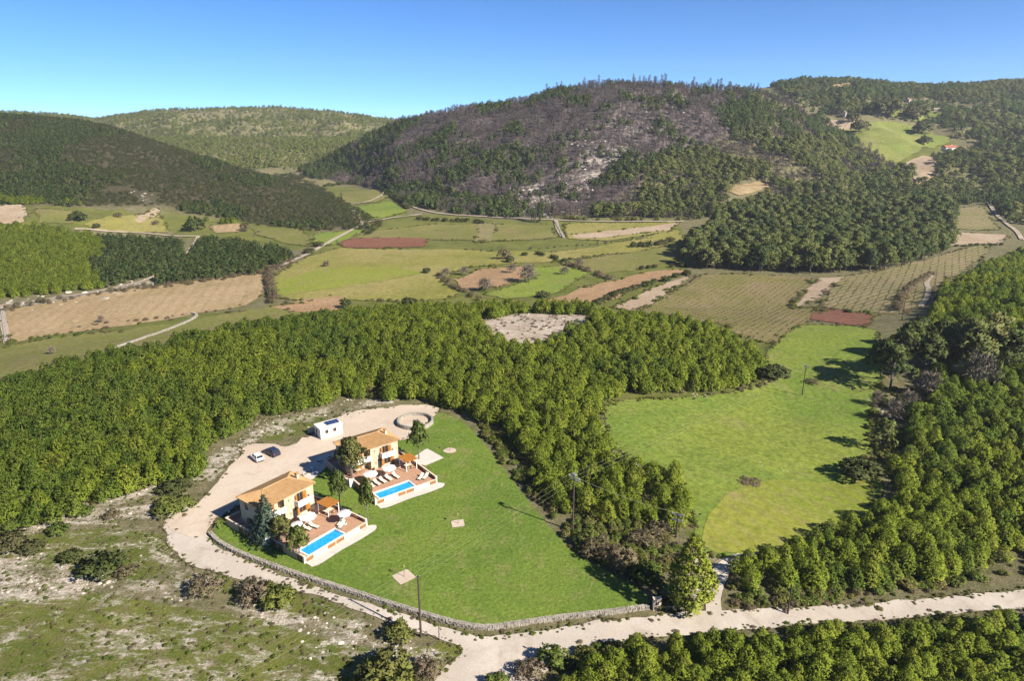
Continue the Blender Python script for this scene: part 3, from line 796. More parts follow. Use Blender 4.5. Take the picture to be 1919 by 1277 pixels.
def cone_clumps(n, rad, seed, z0=0.1, cr=0.1, prof=None, jit=0.2, lean=0.0):
    """clumps on and inside a pointed, uneven crown of unit height"""
    r = np.random.default_rng(seed)
    prof = prof or (lambda t: (0.62 + 0.38 * min(1, t / 0.3)) * max(0.0, 1 - t ** 1.8) ** 0.66)
    ph = r.uniform(0, 6.28, 4); lob = r.uniform(0.08, 0.22, 4)
    out = []
    while len(out) < n:
        t = r.uniform(0, 1) ** 0.9
        R = prof(t)
        if r.uniform() > R + 0.12: continue
        a = r.uniform(0, 6.283)
        lobe = 1 + sum(lob[k] * math.sin((k + 2) * a + ph[k] + t * 5) for k in range(4)) * 0.7
        rr = rad * R * lobe * (1 - 0.42 * r.uniform() ** 2.6)
        z = z0 + (1 - z0) * t * 0.95
        out.append(((rr * math.cos(a), rr * math.sin(a), z + r.normal(0, 0.02)), cr * r.uniform(0.65, 1.35) * (0.75 + 0.3 * (1 - t)), (math.cos(a) * (1 - 0.5 * t), math.sin(a) * (1 - 0.5 * t), 0.45 + 1.3 * t)))
    return out

def lobe_clumps(lobes, per, cr, seed):
    """lobes: (centre, rx, rz): rounded billows with clumps over their surface"""
    r = np.random.default_rng(seed); out = []
    for c, rx, rz in lobes:
        for k in range(per):
            d = r.normal(size=3); d[2] = d[2] * 0.9 + 0.25; d /= np.linalg.norm(d)
            if d[2] < -0.55: d[2] *= -0.5
            f = r.uniform(0.7, 1.03)
            out.append(((c[0] + d[0] * rx * f, c[1] + d[1] * rx * f, c[2] + d[2] * rz * f), cr * r.uniform(0.7, 1.3), (d[0], d[1], d[2] + 0.2)))
    return out

def trunk_mesh(name, pts, radii, mat, limbs=(), n=6):
    b = MB(); b.tube(pts, radii, n)
    for lp, lr in limbs: b.tube(lp, lr, 4)
    return b.mesh(name, mat, True)

def young_pine(seed, needles, clumps=440, tris=9, blade=0.32, name='crown', rad=0.35, cr=0.056):
    return [('trunk', trunk_mesh('trunk', [(0, 0, -0.06), (0.005, 0, 0.35), (0, 0.004, 0.9)], [0.022, 0.017, 0.004], M['bark'])),
            ('crown', foliage_mesh(name, cone_clumps(clumps, rad, seed, 0.07, cr), tris, blade, seed, needles))]

def old_pine(seed, needles, n_l=11, per=26, tris=8, low=0.30, spread=0.36, blade=0.45):
    r = np.random.default_rng(seed)
    lobes = []; limbs = []
    for k in range(n_l):
        a = k * 2.4 + r.uniform(-0.4, 0.4); t = (k + 0.5) / n_l
        z = low + 0.10 + (0.93 - low - 0.1) * t
        rr = spread * (1.05 - 0.75 * t ** 1.6) * r.uniform(0.45, 0.95)
        c = (rr * math.cos(a), rr * math.sin(a), z)
        rx = r.uniform(0.15, 0.23) * (1.15 - 0.3 * t)
        lobes.append((c, rx, rx * r.uniform(0.55, 0.75)))
        zb = max(0.2, z - 0.16)
        limbs.append(([(0, 0, zb), (c[0] * 0.5, c[1] * 0.5, zb + 0.07), c], [0.012, 0.009, 0.003]))
    lobes.append(((0, 0, 0.90), 0.15, 0.10))
    bend = r.uniform(-0.03, 0.03, 2)
    return [('trunk', trunk_mesh('trunk', [(0, 0, -0.04), (bend[0], bend[1], 0.35), (0, 0, 0.9)], [0.028, 0.021, 0.006], M['bark_grey'], limbs)),
            ('crown', foliage_mesh('crown', lobe_clumps(lobes, per, 0.06, seed), tris, blade, seed, needles, 0.35))]

def shrub_plant(seed, leaves, per=40, tris=9, nl=5, blade=0.5, flat=0.75):
    r = np.random.default_rng(seed)
    lobes = [((0, 0, 0.42), 0.34, 0.42)]
    for k in range(nl):
        a = k * 6.283 / nl + r.uniform(-0.5, 0.5)
        lobes.append(((0.27 * math.cos(a), 0.27 * math.sin(a), r.uniform(0.22, 0.42)), r.uniform(0.18, 0.28), r.uniform(0.22, 0.38)))
    st = [([(0, 0, -0.05), (0.1 * math.cos(a), 0.1 * math.sin(a), 0.3)], [0.02, 0.008]) for a in (0.5, 2.6, 4.4)]
    return [('stem', trunk_mesh('stem', [(0, 0, -0.08), (0, 0, 0.35)], [0.03, 0.012], M['bark'], st, 5)),
            ('foliage', foliage_mesh('foliage', lobe_clumps(lobes, per, 0.085, seed), tris, blade, seed, leaves, 0.3))]

def twig_tree(seed, twigs, rad=0.25, n=36, sub=7, up=1.0, trunkmat=None, z0=0.3):
    """leafless tree: trunk with upswept boughs, each ending in a spray of thin twigs"""
    r = np.random.default_rng(seed)
    b = MB(); b.tube([(0, 0, -0.04), (0.01, 0, 0.5), (0, 0.01, 1.0)], [0.02, 0.014, 0.003], 5)
    V, F, T = [], [], []
    for k in range(n):
        z = z0 + (0.96 - z0) * (k / n) ** 0.9; a = k * 2.4 + r.uniform(-0.3, 0.3)
        L = rad * (1.1 - 0.75 * (z - z0) / (1 - z0)) * r.uniform(0.6, 1.15)
        base = np.array([0, 0, z - 0.05]); tip = base + np.array([math.cos(a) * L, math.sin(a) * L, L * up * r.uniform(0.25, 0.7)])
        b.tube([tuple(base), tuple(tip)], [0.007, 0.002], 3, False)
        tint = float(r.uniform())
        for j in range(sub):
            p0 = base + (tip - base) * r.uniform(0.35, 1.0)
            d = (tip - base) / (np.linalg.norm(tip - base) + 1e-9) * 0.5 + r.normal(size=3) * 0.55 + np.array([0, 0, 0.45])
            d /= np.linalg.norm(d)
            side = np.cross(d, r.normal(size=3)); side /= np.linalg.norm(side)
            l = rad * r.uniform(0.3, 0.55); w = 0.016
            k0 = len(V); V += [p0 - side * w, p0 + side * w, p0 + d * l]; F.append((k0, k0 + 1, k0 + 2)); T += [tint] * 3
    me = mesh_np('twigs', V, F, [twigs]); at = me.attributes.new('tint', 'FLOAT', 'POINT'); at.data.foreach_set('value', np.array(T, np.float32))
    return [('trunk', b.mesh('trunk', trunkmat or M['bark_grey'], True)), ('twigs', me)]

def spruce_tree(seed, needles):
    r = np.random.default_rng(seed); cl = []
    for i in range(15):
        t = i / 14.0; z = 0.10 + 0.86 * t; R = 0.27 * (1 - t) ** 0.85 + 0.012
        m = max(4, int(13 * (1 - t) + 4))
        for k in range(m):
            a = k * 6.283 / m + i * 0.7
            for f in (0.4, 0.72, 1.0):
                q = R * f * r.uniform(0.85, 1.12)
                cl.append(((q * math.cos(a), q * math.sin(a), z - 0.10 * R * f * 2 + r.normal(0, 0.006)), 0.036 * (1.2 - 0.4 * t), (math.cos(a), math.sin(a), 0.1)))
    cl.append(((0, 0, 0.98), 0.03, (0, 0, 1)))
    return [('trunk', trunk_mesh('trunk', [(0, 0, -0.03), (0, 0, 0.95)], [0.02, 0.003], M['bark'])),
            ('crown', foliage_mesh('crown', cl, 9, 0.4, seed, needles, 0.0))]

def column_tree(seed, needles):
    prof = lambda t: (0.55 + 0.45 * min(1, t / 0.3)) * (1 - t ** 2.2) ** 0.8
    return [('trunk', trunk_mesh('trunk', [(0, 0, -0.03), (0, 0, 0.9)], [0.016, 0.003], M['bark'])),
            ('crown', foliage_mesh('crown', cone_clumps(130, 0.11, seed, 0.04, 0.05, prof), 8, 0.4, seed, needles, 0.8))]

KINDS = {
    'pine': [young_pine(100 + k, M['needles']) for k in range(6)],
    'pine_mid': [young_pine(120 + k, M['needles'], 260, 8, 0.38, cr=0.066) for k in range(5)],
    'pine_deep': [young_pine(130 + k, M['needles_mid'], 260, 8, 0.38, cr=0.066) for k in range(5)],
    'pine_far': [young_pine(140 + k, M['needles_far'], 34, 7, 0.75, cr=0.13, rad=0.36) for k in range(4)],
    'pine_dark_far': [young_pine(150 + k, M['needles_dark'], 40, 7, 0.7, cr=0.13, rad=0.36) for k in range(4)],
    'old': [old_pine(200 + k, M['needles_grove'], 11, 42, 8) for k in range(5)],
    'old_light': [old_pine(220 + k, M['needles_grove2'], 9, 22, 7, 0.24, 0.36, 0.6) for k in range(4)],
    'garden': [old_pine(240 + k, M['needles_garden'], 13, 34, 10, 0.36, 0.34, 0.4) for k in range(4)],
    'shrub': [shrub_plant(300 + k, M['shrub']) for k in range(4)],
    'shrub_dry': [shrub_plant(320 + k, M['dry'], 34, 8, 5, 0.3) for k in range(3)],
    'shrub_dark': [shrub_plant(340 + k, M['maquis'], 40, 9) for k in range(3)],
    'bush_far': [shrub_plant(360 + k, M['maquis'], 12, 6, 3, 0.8) for k in range(4)],
    'burnt': [twig_tree(400 + k, M['burnt'], 0.22, 26, 6, 1.0, M['bark']) for k in range(4)],
    'bare': [twig_tree(420 + k, M['bare'], 0.5, 60, 9, 0.9, M['bark_grey'], 0.2) for k in range(3)],
    'big_pine': [young_pine(170, M['needles'], 620, 11, 0.42, cr=0.045, rad=0.34)],
    'spruce': [spruce_tree(440, M['spruce'])],
    'cypress': [column_tree(460, M['needles_dark'])],
}

def plant(name, kind, loc, h, w, label, cat, group=None, variant=None, rz=None):
    vs_ = KINDS[kind]; v = vs_[random.randrange(len(vs_)) if variant is None else variant % len(vs_)]
    e = empty(name, loc, random.uniform(0, 6.28) if rz is None else rz, (w, w, h))
    tag(e, label, cat, group)
    for nm, me in v: link(nm, me, e)
    return e

# ------------------------------------------------------------------ stuff: one object scattering many plants by geometry nodes
_src = {}
def source_collection(kind):
    if kind in _src: return _src[kind]
    c = bpy.data.collections.new('source_' + kind)
    for k, parts in enumerate(KINDS[kind] if kind in KINDS else ROCKS[kind]):
        bm = bmesh.new(); mats = []; tints = []; nrm = []
        V, F, Mi, N, T = [], [], [], [], []
        for nm, me in parts:
            k0 = len(V)
            V += [tuple(v.co) for v in me.vertices]
            F += [tuple(i + k0 for i in p.vertices) for p in me.polygons]
            Mi += [len(mats)] * len(me.polygons); mats.append(me.materials[0])
            vn = [None] * len(me.vertices)
            cn = me.corner_normals
            for l in me.loops: vn[l.vertex_index] = tuple(cn[l.index].vector)
            N += [q or (0, 0, 1) for q in vn]
            t = me.attributes.get('tint')
            T += [d.value for d in t.data] if t else [0.5] * len(me.vertices)
        bm.free()
        m = mesh_np('source', V, F, mats, True)
        m.polygons.foreach_set('material_index', Mi)
        a = m.attributes.new('tint', 'FLOAT', 'POINT'); a.data.foreach_set('value', np.array(T, np.float32))
        m.normals_split_custom_set_from_vertices(N)
        c.objects.link(bpy.data.objects.new('source_%s_%d' % (kind, k), m))
    _src[kind] = c
    return c

def scatter(name, kind, pts, heights, widths, label, mat_slot=None, seed=0, tilt=0.06):
    """pts Nx3; one mesh of points whose geometry nodes put a plant on each"""
    n = len(pts)
    if n == 0: return None
    r = np.random.default_rng(seed)
    me = bpy.data.meshes.new(name)
    me.vertices.add(n); me.vertices.foreach_set('co', np.asarray(pts, np.float32).ravel())
    col = source_collection(kind); nv = len(col.objects)
    a = me.attributes.new('rot', 'FLOAT_VECTOR', 'POINT')
    a.data.foreach_set('vector', np.c_[r.normal(0, tilt, (n, 2)), r.uniform(0, 6.283, n)].astype(np.float32).ravel())
    a = me.attributes.new('siz', 'FLOAT_VECTOR', 'POINT')
    a.data.foreach_set('vector', np.c_[widths, widths, heights].astype(np.float32).ravel())
    a = me.attributes.new('idx', 'INT', 'POINT'); a.data.foreach_set('value', r.integers(0, nv, n).astype(np.int32))
    g = bpy.data.node_groups.new('scatter_' + name, 'GeometryNodeTree')
    g.interface.new_socket('Geometry', in_out='INPUT', socket_type='NodeSocketGeometry')
    g.interface.new_socket('Geometry', in_out='OUTPUT', socket_type='NodeSocketGeometry')
    gi = g.nodes.new('NodeGroupInput'); go = g.nodes.new('NodeGroupOutput')
    iop = g.nodes.new('GeometryNodeInstanceOnPoints')
    ci = g.nodes.new('GeometryNodeCollectionInfo')
    ci.inputs['Collection'].default_value = col
    ci.inputs['Separate Children'].default_value = True; ci.inputs['Reset Children'].default_value = True
    def att(nm, typ):
        q = g.nodes.new('GeometryNodeInputNamedAttribute'); q.data_type = typ; q.inputs['Name'].default_value = nm
        return q.outputs['Attribute']
    e2r = g.nodes.new('FunctionNodeEulerToRotation')
    g.links.new(att('rot', 'FLOAT_VECTOR'), e2r.inputs[0])
    g.links.new(gi.outputs[0], iop.inputs['Points']); g.links.new(ci.outputs[0], iop.inputs['Instance'])
    iop.inputs['Pick Instance'].default_value = True
    g.links.new(att('idx', 'INT'), iop.inputs['Instance Index'])
    g.links.new(e2r.outputs[0], iop.inputs['Rotation'])
    g.links.new(att('siz', 'FLOAT_VECTOR'), iop.inputs['Scale'])
    g.links.new(iop.outputs[0], go.inputs[0])
    o = link(name, me)
    md = o.modifiers.new('scatter', 'NODES'); md.node_group = g
    tag(o, label, 'vegetation', None, 'stuff')
    return o

def grid_pts(x0, x1, y0, y1, sp, seed, jit=0.62):
    r = np.random.default_rng(seed)
    gx, gy = np.meshgrid(np.arange(x0, x1, sp), np.arange(y0, y1, sp * 0.866))
    gx = gx + (np.arange(gx.shape[0]) % 2)[:, None] * sp * 0.5
    x = gx.ravel() + r.uniform(-jit, jit, gx.size) * sp; y = gy.ravel() + r.uniform(-jit, jit, gx.size) * sp
    return x, y
def region_pts(polys, holes, box, sp, seed, thin=None, wob=0.0):
    x, y = grid_pts(*box, sp, seed)
    k = y > 30; x, y = x[k], y[k]
    z = H(x, y); px, py = project(x, y, z)
    if wob:
        px = px + (fbm(x / 7, y / 7, seed + 1) - 0.5) * wob * 2; py = py + (fbm(x / 7, y / 7, seed + 2) - 0.5) * wob
    m = np.zeros(len(x), bool)
    for p in polys: m |= inpoly(px, py, p)
    for p in holes: m &= ~inpoly(px, py, p)
    if thin is not None:
        m &= np.random.default_rng(seed + 5).uniform(size=len(x)) < thin(x, y, px, py)
    return np.c_[x, y, z][m], px[m], py[m]

# --- the pine woods round the villas
F_RIDGE = [(-700, 860), (-300, 790), (0, 732), (130, 698), (300, 662), (450, 628), (600, 604), (700, 592), (850, 588), (900, 584), (1000, 582), (1100, 586), (1150, 602), (1250, 610), (1350, 630), (1408, 664), (1428, 695),
           (1408, 724), (1330, 735), (1240, 735), (1130, 748), (1126, 795), (1146, 850), (1120, 880), (1040, 860), (960, 830), (900, 790), (850, 765), (770, 752), (650, 748), (540, 775), (470, 790), (440, 815), (382, 838),
           (372, 895), (300, 912), (200, 940), (120, 980), (60, 992), (0, 1000), (-300, 1040), (-700, 1120)]
H_CLEAR = [(893, 602), (990, 586), (1135, 594), (1085, 622), (1020, 655), (968, 672), (925, 645)]
F_STRIP = [(960, 830), (1040, 850), (1130, 860), (1180, 880), (1205, 900), (1262, 895), (1302, 960), (1280, 990), (1200, 985), (1110, 975), (1050, 965), (1010, 920)]
F_RIGHT = [(2600, 430), (1925, 470), (1862, 498), (1800, 528), (1755, 566), (1745, 610), (1720, 650), (1760, 700), (1740, 760), (1700, 790), (1690, 830), (1715, 860), (1675, 890), (1680, 940), (1640, 990), (1560, 1010), (1480, 1040), (1375, 1070), (1362, 1110), (1380, 1128),
           (1500, 1112), (1640, 1105), (1780, 1080), (1925, 1045), (2600, 980)]
F_FRONT = [(1010, 1330), (1060, 1292), (1120, 1258), (1180, 1235), (1290, 1222), (1500, 1206), (1700, 1196), (1925, 1180), (2600, 1150), (2600, 1750), (900, 1750), (960, 1400)]
pines = []          # x, y, z, h, w, region
def add_pines(poly, holes, box, sp, seed, h0, h1, region, thin=None, wob=14):
    p, px, py = region_pts([poly], holes, box, sp, seed, thin, wob)
    r = np.random.default_rng(seed)
    h = h0 + (h1 - h0) * np.clip(0.15 + 1.0 * (r.beta(1.4, 2.0, len(p)) - 0.4) + 0.75 * fbm(p[:, 0] / 13, p[:, 1] / 13, seed + 7), -0.2, 1.25)
    w = h * r.uniform(0.82, 1.25, len(p))
    for q, a, b in zip(p, h, w): pines.append((q[0], q[1], q[2], a, b, region))
add_pines(F_RIDGE, [H_CLEAR], (-330, 90, 95, 280), 2.3, 1, 3.2, 6.2, 'ridge', lambda x, y, a, b: np.where(fbm(x / 9, y / 9, 77) < 0.35, 0.35, 0.97))
add_pines(F_STRIP, [], (-10, 60, 95, 150), 2.35, 2, 2.6, 5.4, 'strip', lambda x, y, a, b: np.full(len(x), 0.8))
add_pines(F_RIGHT, [], (30, 420, 70, 420), 2.45, 3, 3.0, 6.0, 'right', lambda x, y, a, b: np.where(fbm(x / 9, y / 9, 78) < 0.35, 0.35, 0.96))
add_pines(F_FRONT, [], (-10, 150, 44, 84), 1.95, 4, 2.8, 5.2, 'front', lambda x, y, a, b: np.where(fbm(x / 7, y / 7, 79) < 0.33, 0.4, 0.97))
pn = np.array([p[:5] for p in pines]); reg = np.array([p[5] for p in pines])
ppx, ppy = project(pn[:, 0], pn[:, 1], pn[:, 2] + pn[:, 3] * 0.6)
dist = np.hypot(np.hypot(pn[:, 0], pn[:, 1]), CAM_H - pn[:, 2])
inview = (ppx > -15) & (ppx < 1935) & (ppy > -10) & (ppy < 1300)
score = np.where(inview, pn[:, 3] / dist, -1)
order = np.argsort(-score)
near = order[:300]; rest = np.setdiff1d(np.arange(len(pn)), near)
PINE_LABELS = {
    'front': ('yellow green young pine in the dense stand below the gravel road', 'pines in the stand below the road'),
    'right': ('green young pine in the large wood right of the meadow', 'pines in the wood right of the meadow'),
    'strip': ('young pine in the narrow strip between lawn and meadow', 'pines in the strip beside the lawn'),
    'ridge': ('dark green young pine on the near edge of the ridge wood', 'pines on the near edge of the ridge wood')}
def ORD(n):
    w = ('first second third fourth fifth sixth seventh eighth ninth tenth eleventh twelfth thirteenth fourteenth fifteenth sixteenth seventeenth eighteenth nineteenth twentieth').split()
    return w[n - 1] if n <= 20 else '%d%s' % (n, {1: 'st', 2: 'nd', 3: 'rd'}.get(n % 10, 'th'))
ROWNAME = {}
for rg_, lo_, hi_, nm_ in (('front', 1100, 1192, 'front row along the road'), ('right', 1075, 1140, 'front row above the road'), ('strip', 800, 1100, 'strip beside the lawn')):
    m_ = [i for i in near if reg[i] == rg_ and lo_ < ppy[i] <= hi_]
    for k_, i in enumerate(sorted(m_, key=lambda q: ppx[q])): ROWNAME[i] = 'pine in the %s, %s from the left' % (nm_, ORD(k_ + 1))
def pine_label(i):
    if i in ROWNAME: return ('tall ' if pn[i, 3] > 5.0 else 'short ' if pn[i, 3] < 4.0 else 'mid height ') + ROWNAME[i]
    px, py, rg, h = ppx[i], ppy[i], reg[i], pn[i, 3]
    size = 'tall' if h > 5.0 else 'short' if h < 4.0 else 'mid height'
    if rg == 'front':
        across = 'below the road junction' if px < 1180 else 'below the meter pillar' if px < 1400 else 'below the short roadside pole' if px < 1600 else 'near the right edge' if px < 1790 else 'in the bottom right corner'
        deep = 'front row along the road' if py < 1195 else 'second rows' if py < 1235 else 'rows at the bottom edge'
        return '%s yellow green young pine, %s, %s' % (size, deep, across)
    if rg == 'right':
        along = 'beside the stony path' if px < 1460 else 'above the short roadside pole' if px < 1620 else 'behind the road verge' if px < 1790 else 'by the right edge'
        return '%s green pine right of the meadow, %s, %s' % (size, 'front rows' if py > 1060 else 'middle rows' if py > 990 else 'back rows', along)
    if rg == 'strip':
        return '%s pine in the strip between lawn and meadow, %s' % (size, 'near the lawn pole' if px < 1140 else 'near the double arm pole')
    return '%s dark pine at the near edge of the ridge wood, %s' % (size, 'at the left edge' if px < 60 else 'above the stony ground' if px < 220 else 'left of the parked cars' if px < 420 else 'above the villas')
for i in near:
    x, y, z, h, w, rg = pines[i]
    plant('pine_tree', 'pine', (x, y, z - 0.05), h, w, pine_label(i), 'pine tree', PINE_LABELS[rg][1])
rn = rest[dist[rest] < 128]; rm = rest[dist[rest] >= 128]
_px = ppx[rest]; _dk = (fbm(pn[rest][:, 0] / 30, pn[rest][:, 1] / 30, 91) + np.where(reg[rest] == 'ridge', np.clip((560 - _px) / 900, -0.16, 0.3), 0.0)) > 0.55
a_, b_ = rest[~_dk], rest[_dk]
scatter('pine_wood', 'pine_mid', pn[a_][:, :3], pn[a_][:, 3], pn[a_][:, 4], 'dense wood of yellow green young pines over the ridge and the right slope', seed=5)
scatter('dark_pine_wood', 'pine_deep', pn[b_][:, :3], pn[b_][:, 3], pn[b_][:, 4], 'deeper green part of the young pine wood, mostly on the left of the ridge', seed=6)

# --- scrub between and below the pines, and tufts on the open ground
def undergrowth(name, kind, polys, box, sp, seed, h0, h1, label, holes=(), thin=0.8, wob=14, wide=1.5):
    p, px, py = region_pts(polys, holes, box, sp, seed, (lambda x, y, a, b: np.where(fbm(x / 5, y / 5, seed + 3) > 0.44, thin, thin * 0.15)), wob)
    r = np.random.default_rng(seed); h = r.uniform(h0, h1, len(p))
    return scatter(name, kind, p, h, h * wide * r.uniform(0.8, 1.3, len(p)), label, seed=seed)
OPEN_L = [(-300, 1020), (60, 985), (200, 935), (330, 895), (372, 880), (450, 820), (480, 785), (640, 745), (780, 745), (650, 785), (560, 815), (460, 835), (410, 890), (345, 935), (290, 985), (310, 1040), (420, 1085), (560, 1110), (700, 1165), (860, 1225), (800, 1330), (-300, 1400)]
VERGE = [[(1362, 1128), (1380, 1118), (1500, 1100), (1640, 1092), (1780, 1068), (1925, 1040), (2050, 1030), (2050, 1062), (1925, 1082), (1780, 1100), (1640, 1122), (1500, 1134), (1375, 1146)], [(1120, 1215), (1300, 1196), (1500, 1180), (1925, 1148), (1925, 1180), (1500, 1206), (1290, 1224), (1100, 1262), (1040, 1290), (1020, 1270)]]
EDGES = [(1640, 720), (1720, 730), (1720, 790), (1690, 800), (1700, 860), (1650, 890), (1570, 895), (1600, 870), (1640, 850), (1625, 790)]
STRIP_LOW = [(890, 790), (960, 830), (1040, 930), (1110, 965), (1270, 985), (1265, 1050), (1235, 1110), (1195, 1092), (1120, 1058), (1075, 1030), (1040, 990), (985, 925), (935, 855)]
undergrowth('heath_scrub', 'shrub_dry', [STRIP_LOW, [(1360, 1130), (1500, 1118), (1640, 1110), (1780, 1088), (1925, 1060), (1925, 1085), (1640, 1128), (1380, 1145)], [(1230, 725), (1420, 715), (1470, 700), (1475, 708), (1410, 735), (1240, 742)], EDGES], (-60, 130, 60, 230), 1.9, 21, 0.5, 1.2, 'low brown and olive scrub along the wood edges')
undergrowth('wild_scrub', 'shrub', [STRIP_LOW, EDGES], (-30, 130, 60, 200), 1.25, 22, 0.6, 1.6, 'low green scrub along the wood edges')
undergrowth('verge_scrub', 'shrub', VERGE, (-10, 150, 50, 130), 1.15, 26, 0.5, 1.6, 'green and brown scrub crowding the verges of the gravel road', thin=0.97, wob=6)
undergrowth('clearing_tufts', 'shrub_dry', [H_CLEAR], (-30, 60, 200, 300), 2.4, 27, 0.4, 0.9, 'brown tufts dotted over the stony clearing', thin=0.5)
undergrowth('ground_scrub', 'shrub', [OPEN_L], (-110, 10, 50, 160), 1.5, 23, 0.16, 0.5, 'small scattered tufts over the stony open ground', thin=0.6)
undergrowth('dry_tufts', 'shrub_dry', [OPEN_L], (-110, 10, 50, 160), 1.6, 24, 0.14, 0.45, 'dry scattered tufts over the stony open ground', thin=0.5)
undergrowth('forest_floor', 'shrub', [F_RIDGE, F_RIGHT, F_FRONT], (-250, 300, 45, 330), 2.4, 25, 0.7, 1.9, 'green scrub filling the gaps under the young pines', [H_CLEAR], 0.8)

# --- ragged margins of road, lawn and fields
def margins(name, kind, names, spread, every, h0, h1, label, seed, keep=0.5, dmax=1e9):
    r = np.random.default_rng(seed); out = []
    for nm, q in EDGE:
        if nm not in names: continue
        q = resample(q, every); q = q + r.normal(0, spread, q.shape)
        out.append(q[fbm(q[:, 0] / (every * 9), q[:, 1] / (every * 9), seed) > keep])
    q = np.vstack(out); q = q[(q[:, 1] > 45) & (q[:, 1] < dmax)]
    inroad = np.zeros(len(q), bool)
    h = r.uniform(h0, h1, len(q)) * (0.6 + 0.8 * r.uniform(size=len(q)) ** 2)
    scatter(name, kind, np.c_[q, H(q[:, 0], q[:, 1]) + 0.03], h, h * r.uniform(1.4, 2.4, len(q)), label, seed=seed)
margins('verge_weeds', 'shrub', ('road', 'courtyard'), 0.45, 0.35, 0.12, 0.38, 'green weeds fraying the edges of the gravel', 81, 0.47)
margins('dry_verge_weeds', 'shrub_dry', ('road', 'courtyard', 'meadow'), 0.5, 0.45, 0.12, 0.40, 'dry weeds fraying the edges of gravel and meadow', 82, 0.47)
margins('meadow_weeds', 'shrub', ('meadow',), 0.7, 0.5, 0.2, 0.6, 'rank green weeds round the right meadow', 83, 0.45)
FIELD_NAMES = ('vineyard', 'bare_strip', 'red_field', 'terrace_field', 'ploughed_field', 'valley_meadow', 'pasture', 'fallow_plot', 'stubble_field', 'side_field', 'vine_plot')
margins('field_margin', 'shrub_dry', FIELD_NAMES, 0.9, 1.3, 0.4, 1.1, 'dry weeds along the field margins', 84, 0.54)
margins('green_field_margin', 'shrub', FIELD_NAMES, 0.9, 1.5, 0.4, 1.3, 'green weeds and brambles along the field margins', 85, 0.57)

# --- loose limestone
def rock_mesh(seed, mat):
    r = np.random.default_rng(seed)
    bm = bmesh.new(); bmesh.ops.create_icosphere(bm, subdivisions=1, radius=0.5)
    for v in bm.verts:
        v.co *= r.uniform(0.72, 1.2); v.co.z *= 0.6
    me = bpy.data.meshes.new('rock'); bm.to_mesh(me); bm.free(); me.materials.append(mat)
    return [('rock', me)]
ROCKS = {'rock': [rock_mesh(500 + k, M['rock']) for k in range(5)]}
def rubble(name, polys, box, sp, seed, h0, h1, label, thin=0.6, thr=0.5, wob=10):
    p, px, py = region_pts(polys, (), box, sp, seed, (lambda x, y, a, b: np.where(fbm(x / 4 + y / 9, y / 4, seed + 3) > thr, thin, thin * 0.06)), wob)
    r = np.random.default_rng(seed); h = h0 + (h1 - h0) * r.beta(1.2, 3.5, len(p))
    o = scatter(name, 'rock', p, h, h * r.uniform(1.2, 2.4, len(p)), label, seed=seed, tilt=0.3)
    if o: o['category'] = 'rubble'
    return o
rubble('rubble', R_ROCK[:6] + R_ROCK[11:15] + [R_ROCK[19]], (-120, 130, 50, 240), 1.1, 31, 0.10, 0.6, 'pale limestone rubble scattered over the open ground')
rubble('meadow_stones', [[(1390, 852), (1440, 868), (1495, 886), (1492, 894), (1436, 878), (1386, 860)], [(1565, 735), (1600, 745), (1590, 765), (1555, 750)]], (20, 110, 90, 200), 0.6, 35, 0.12, 0.4, 'pale stones strewn in the right meadow', 0.5, 0.4)
rubble('clearing_rubble', [H_CLEAR], (-30, 60, 200, 290), 1.6, 32, 0.3, 1.0, 'pale stones and stumps littering the heart shaped clearing', 0.5, 0.45)
rubble('scree', [R_ROCK[7], R_ROCK[8], R_ROCK[17]], (-60, 420, 480, 930), 3.2, 33, 0.5, 2.6, 'white scree running down the scorched hill', 0.45, 0.5, 60)
rubble('outcrop', [R_ROCK[9], R_ROCK[10], R_ROCK[15], R_ROCK[16]], (-900, 40, 280, 1720), 4.5, 34, 0.6, 3.0, 'white rock outcrops on the far left hills', 0.5, 0.46, 18)

# --- the hills
HA = [(-700, 150), (0, 190), (200, 205), (400, 270), (560, 330), (720, 420), (690, 440), (650, 425), (600, 428), (520, 425), (470, 420), (420, 412), (330, 395), (310, 385), (240, 385), (150, 388), (60, 382), (-700, 390)]
p, px, py = region_pts([HA], [R_ROCK[9]], (-900, 0, 290, 900), 3.3, 51, lambda x, y, a, b: np.where(fbm(x / 20, y / 20, 8) < 0.36, 0.55, 0.95), 8)
lightm = (fbm(p[:, 0] / 60, p[:, 1] / 60, 12) + np.clip((px - 150) / -500, -0.1, 0.14) + np.where((py > 330) & (px < 420), 0.09, -0.02)) > 0.51
r_ = np.random.default_rng(5); h = r_.uniform(1.5, 3.1, len(p))
scatter('maquis', 'bush_far', p[~lightm], h[~lightm], h[~lightm] * 1.7, 'dark heath scrub covering the left hill', seed=51)
scatter('hillside_wood', 'pine_dark_far', p[lightm], h[lightm] * 1.6, h[lightm] * 1.9, 'dark green pine thicket over the left end of the left hill', seed=52)
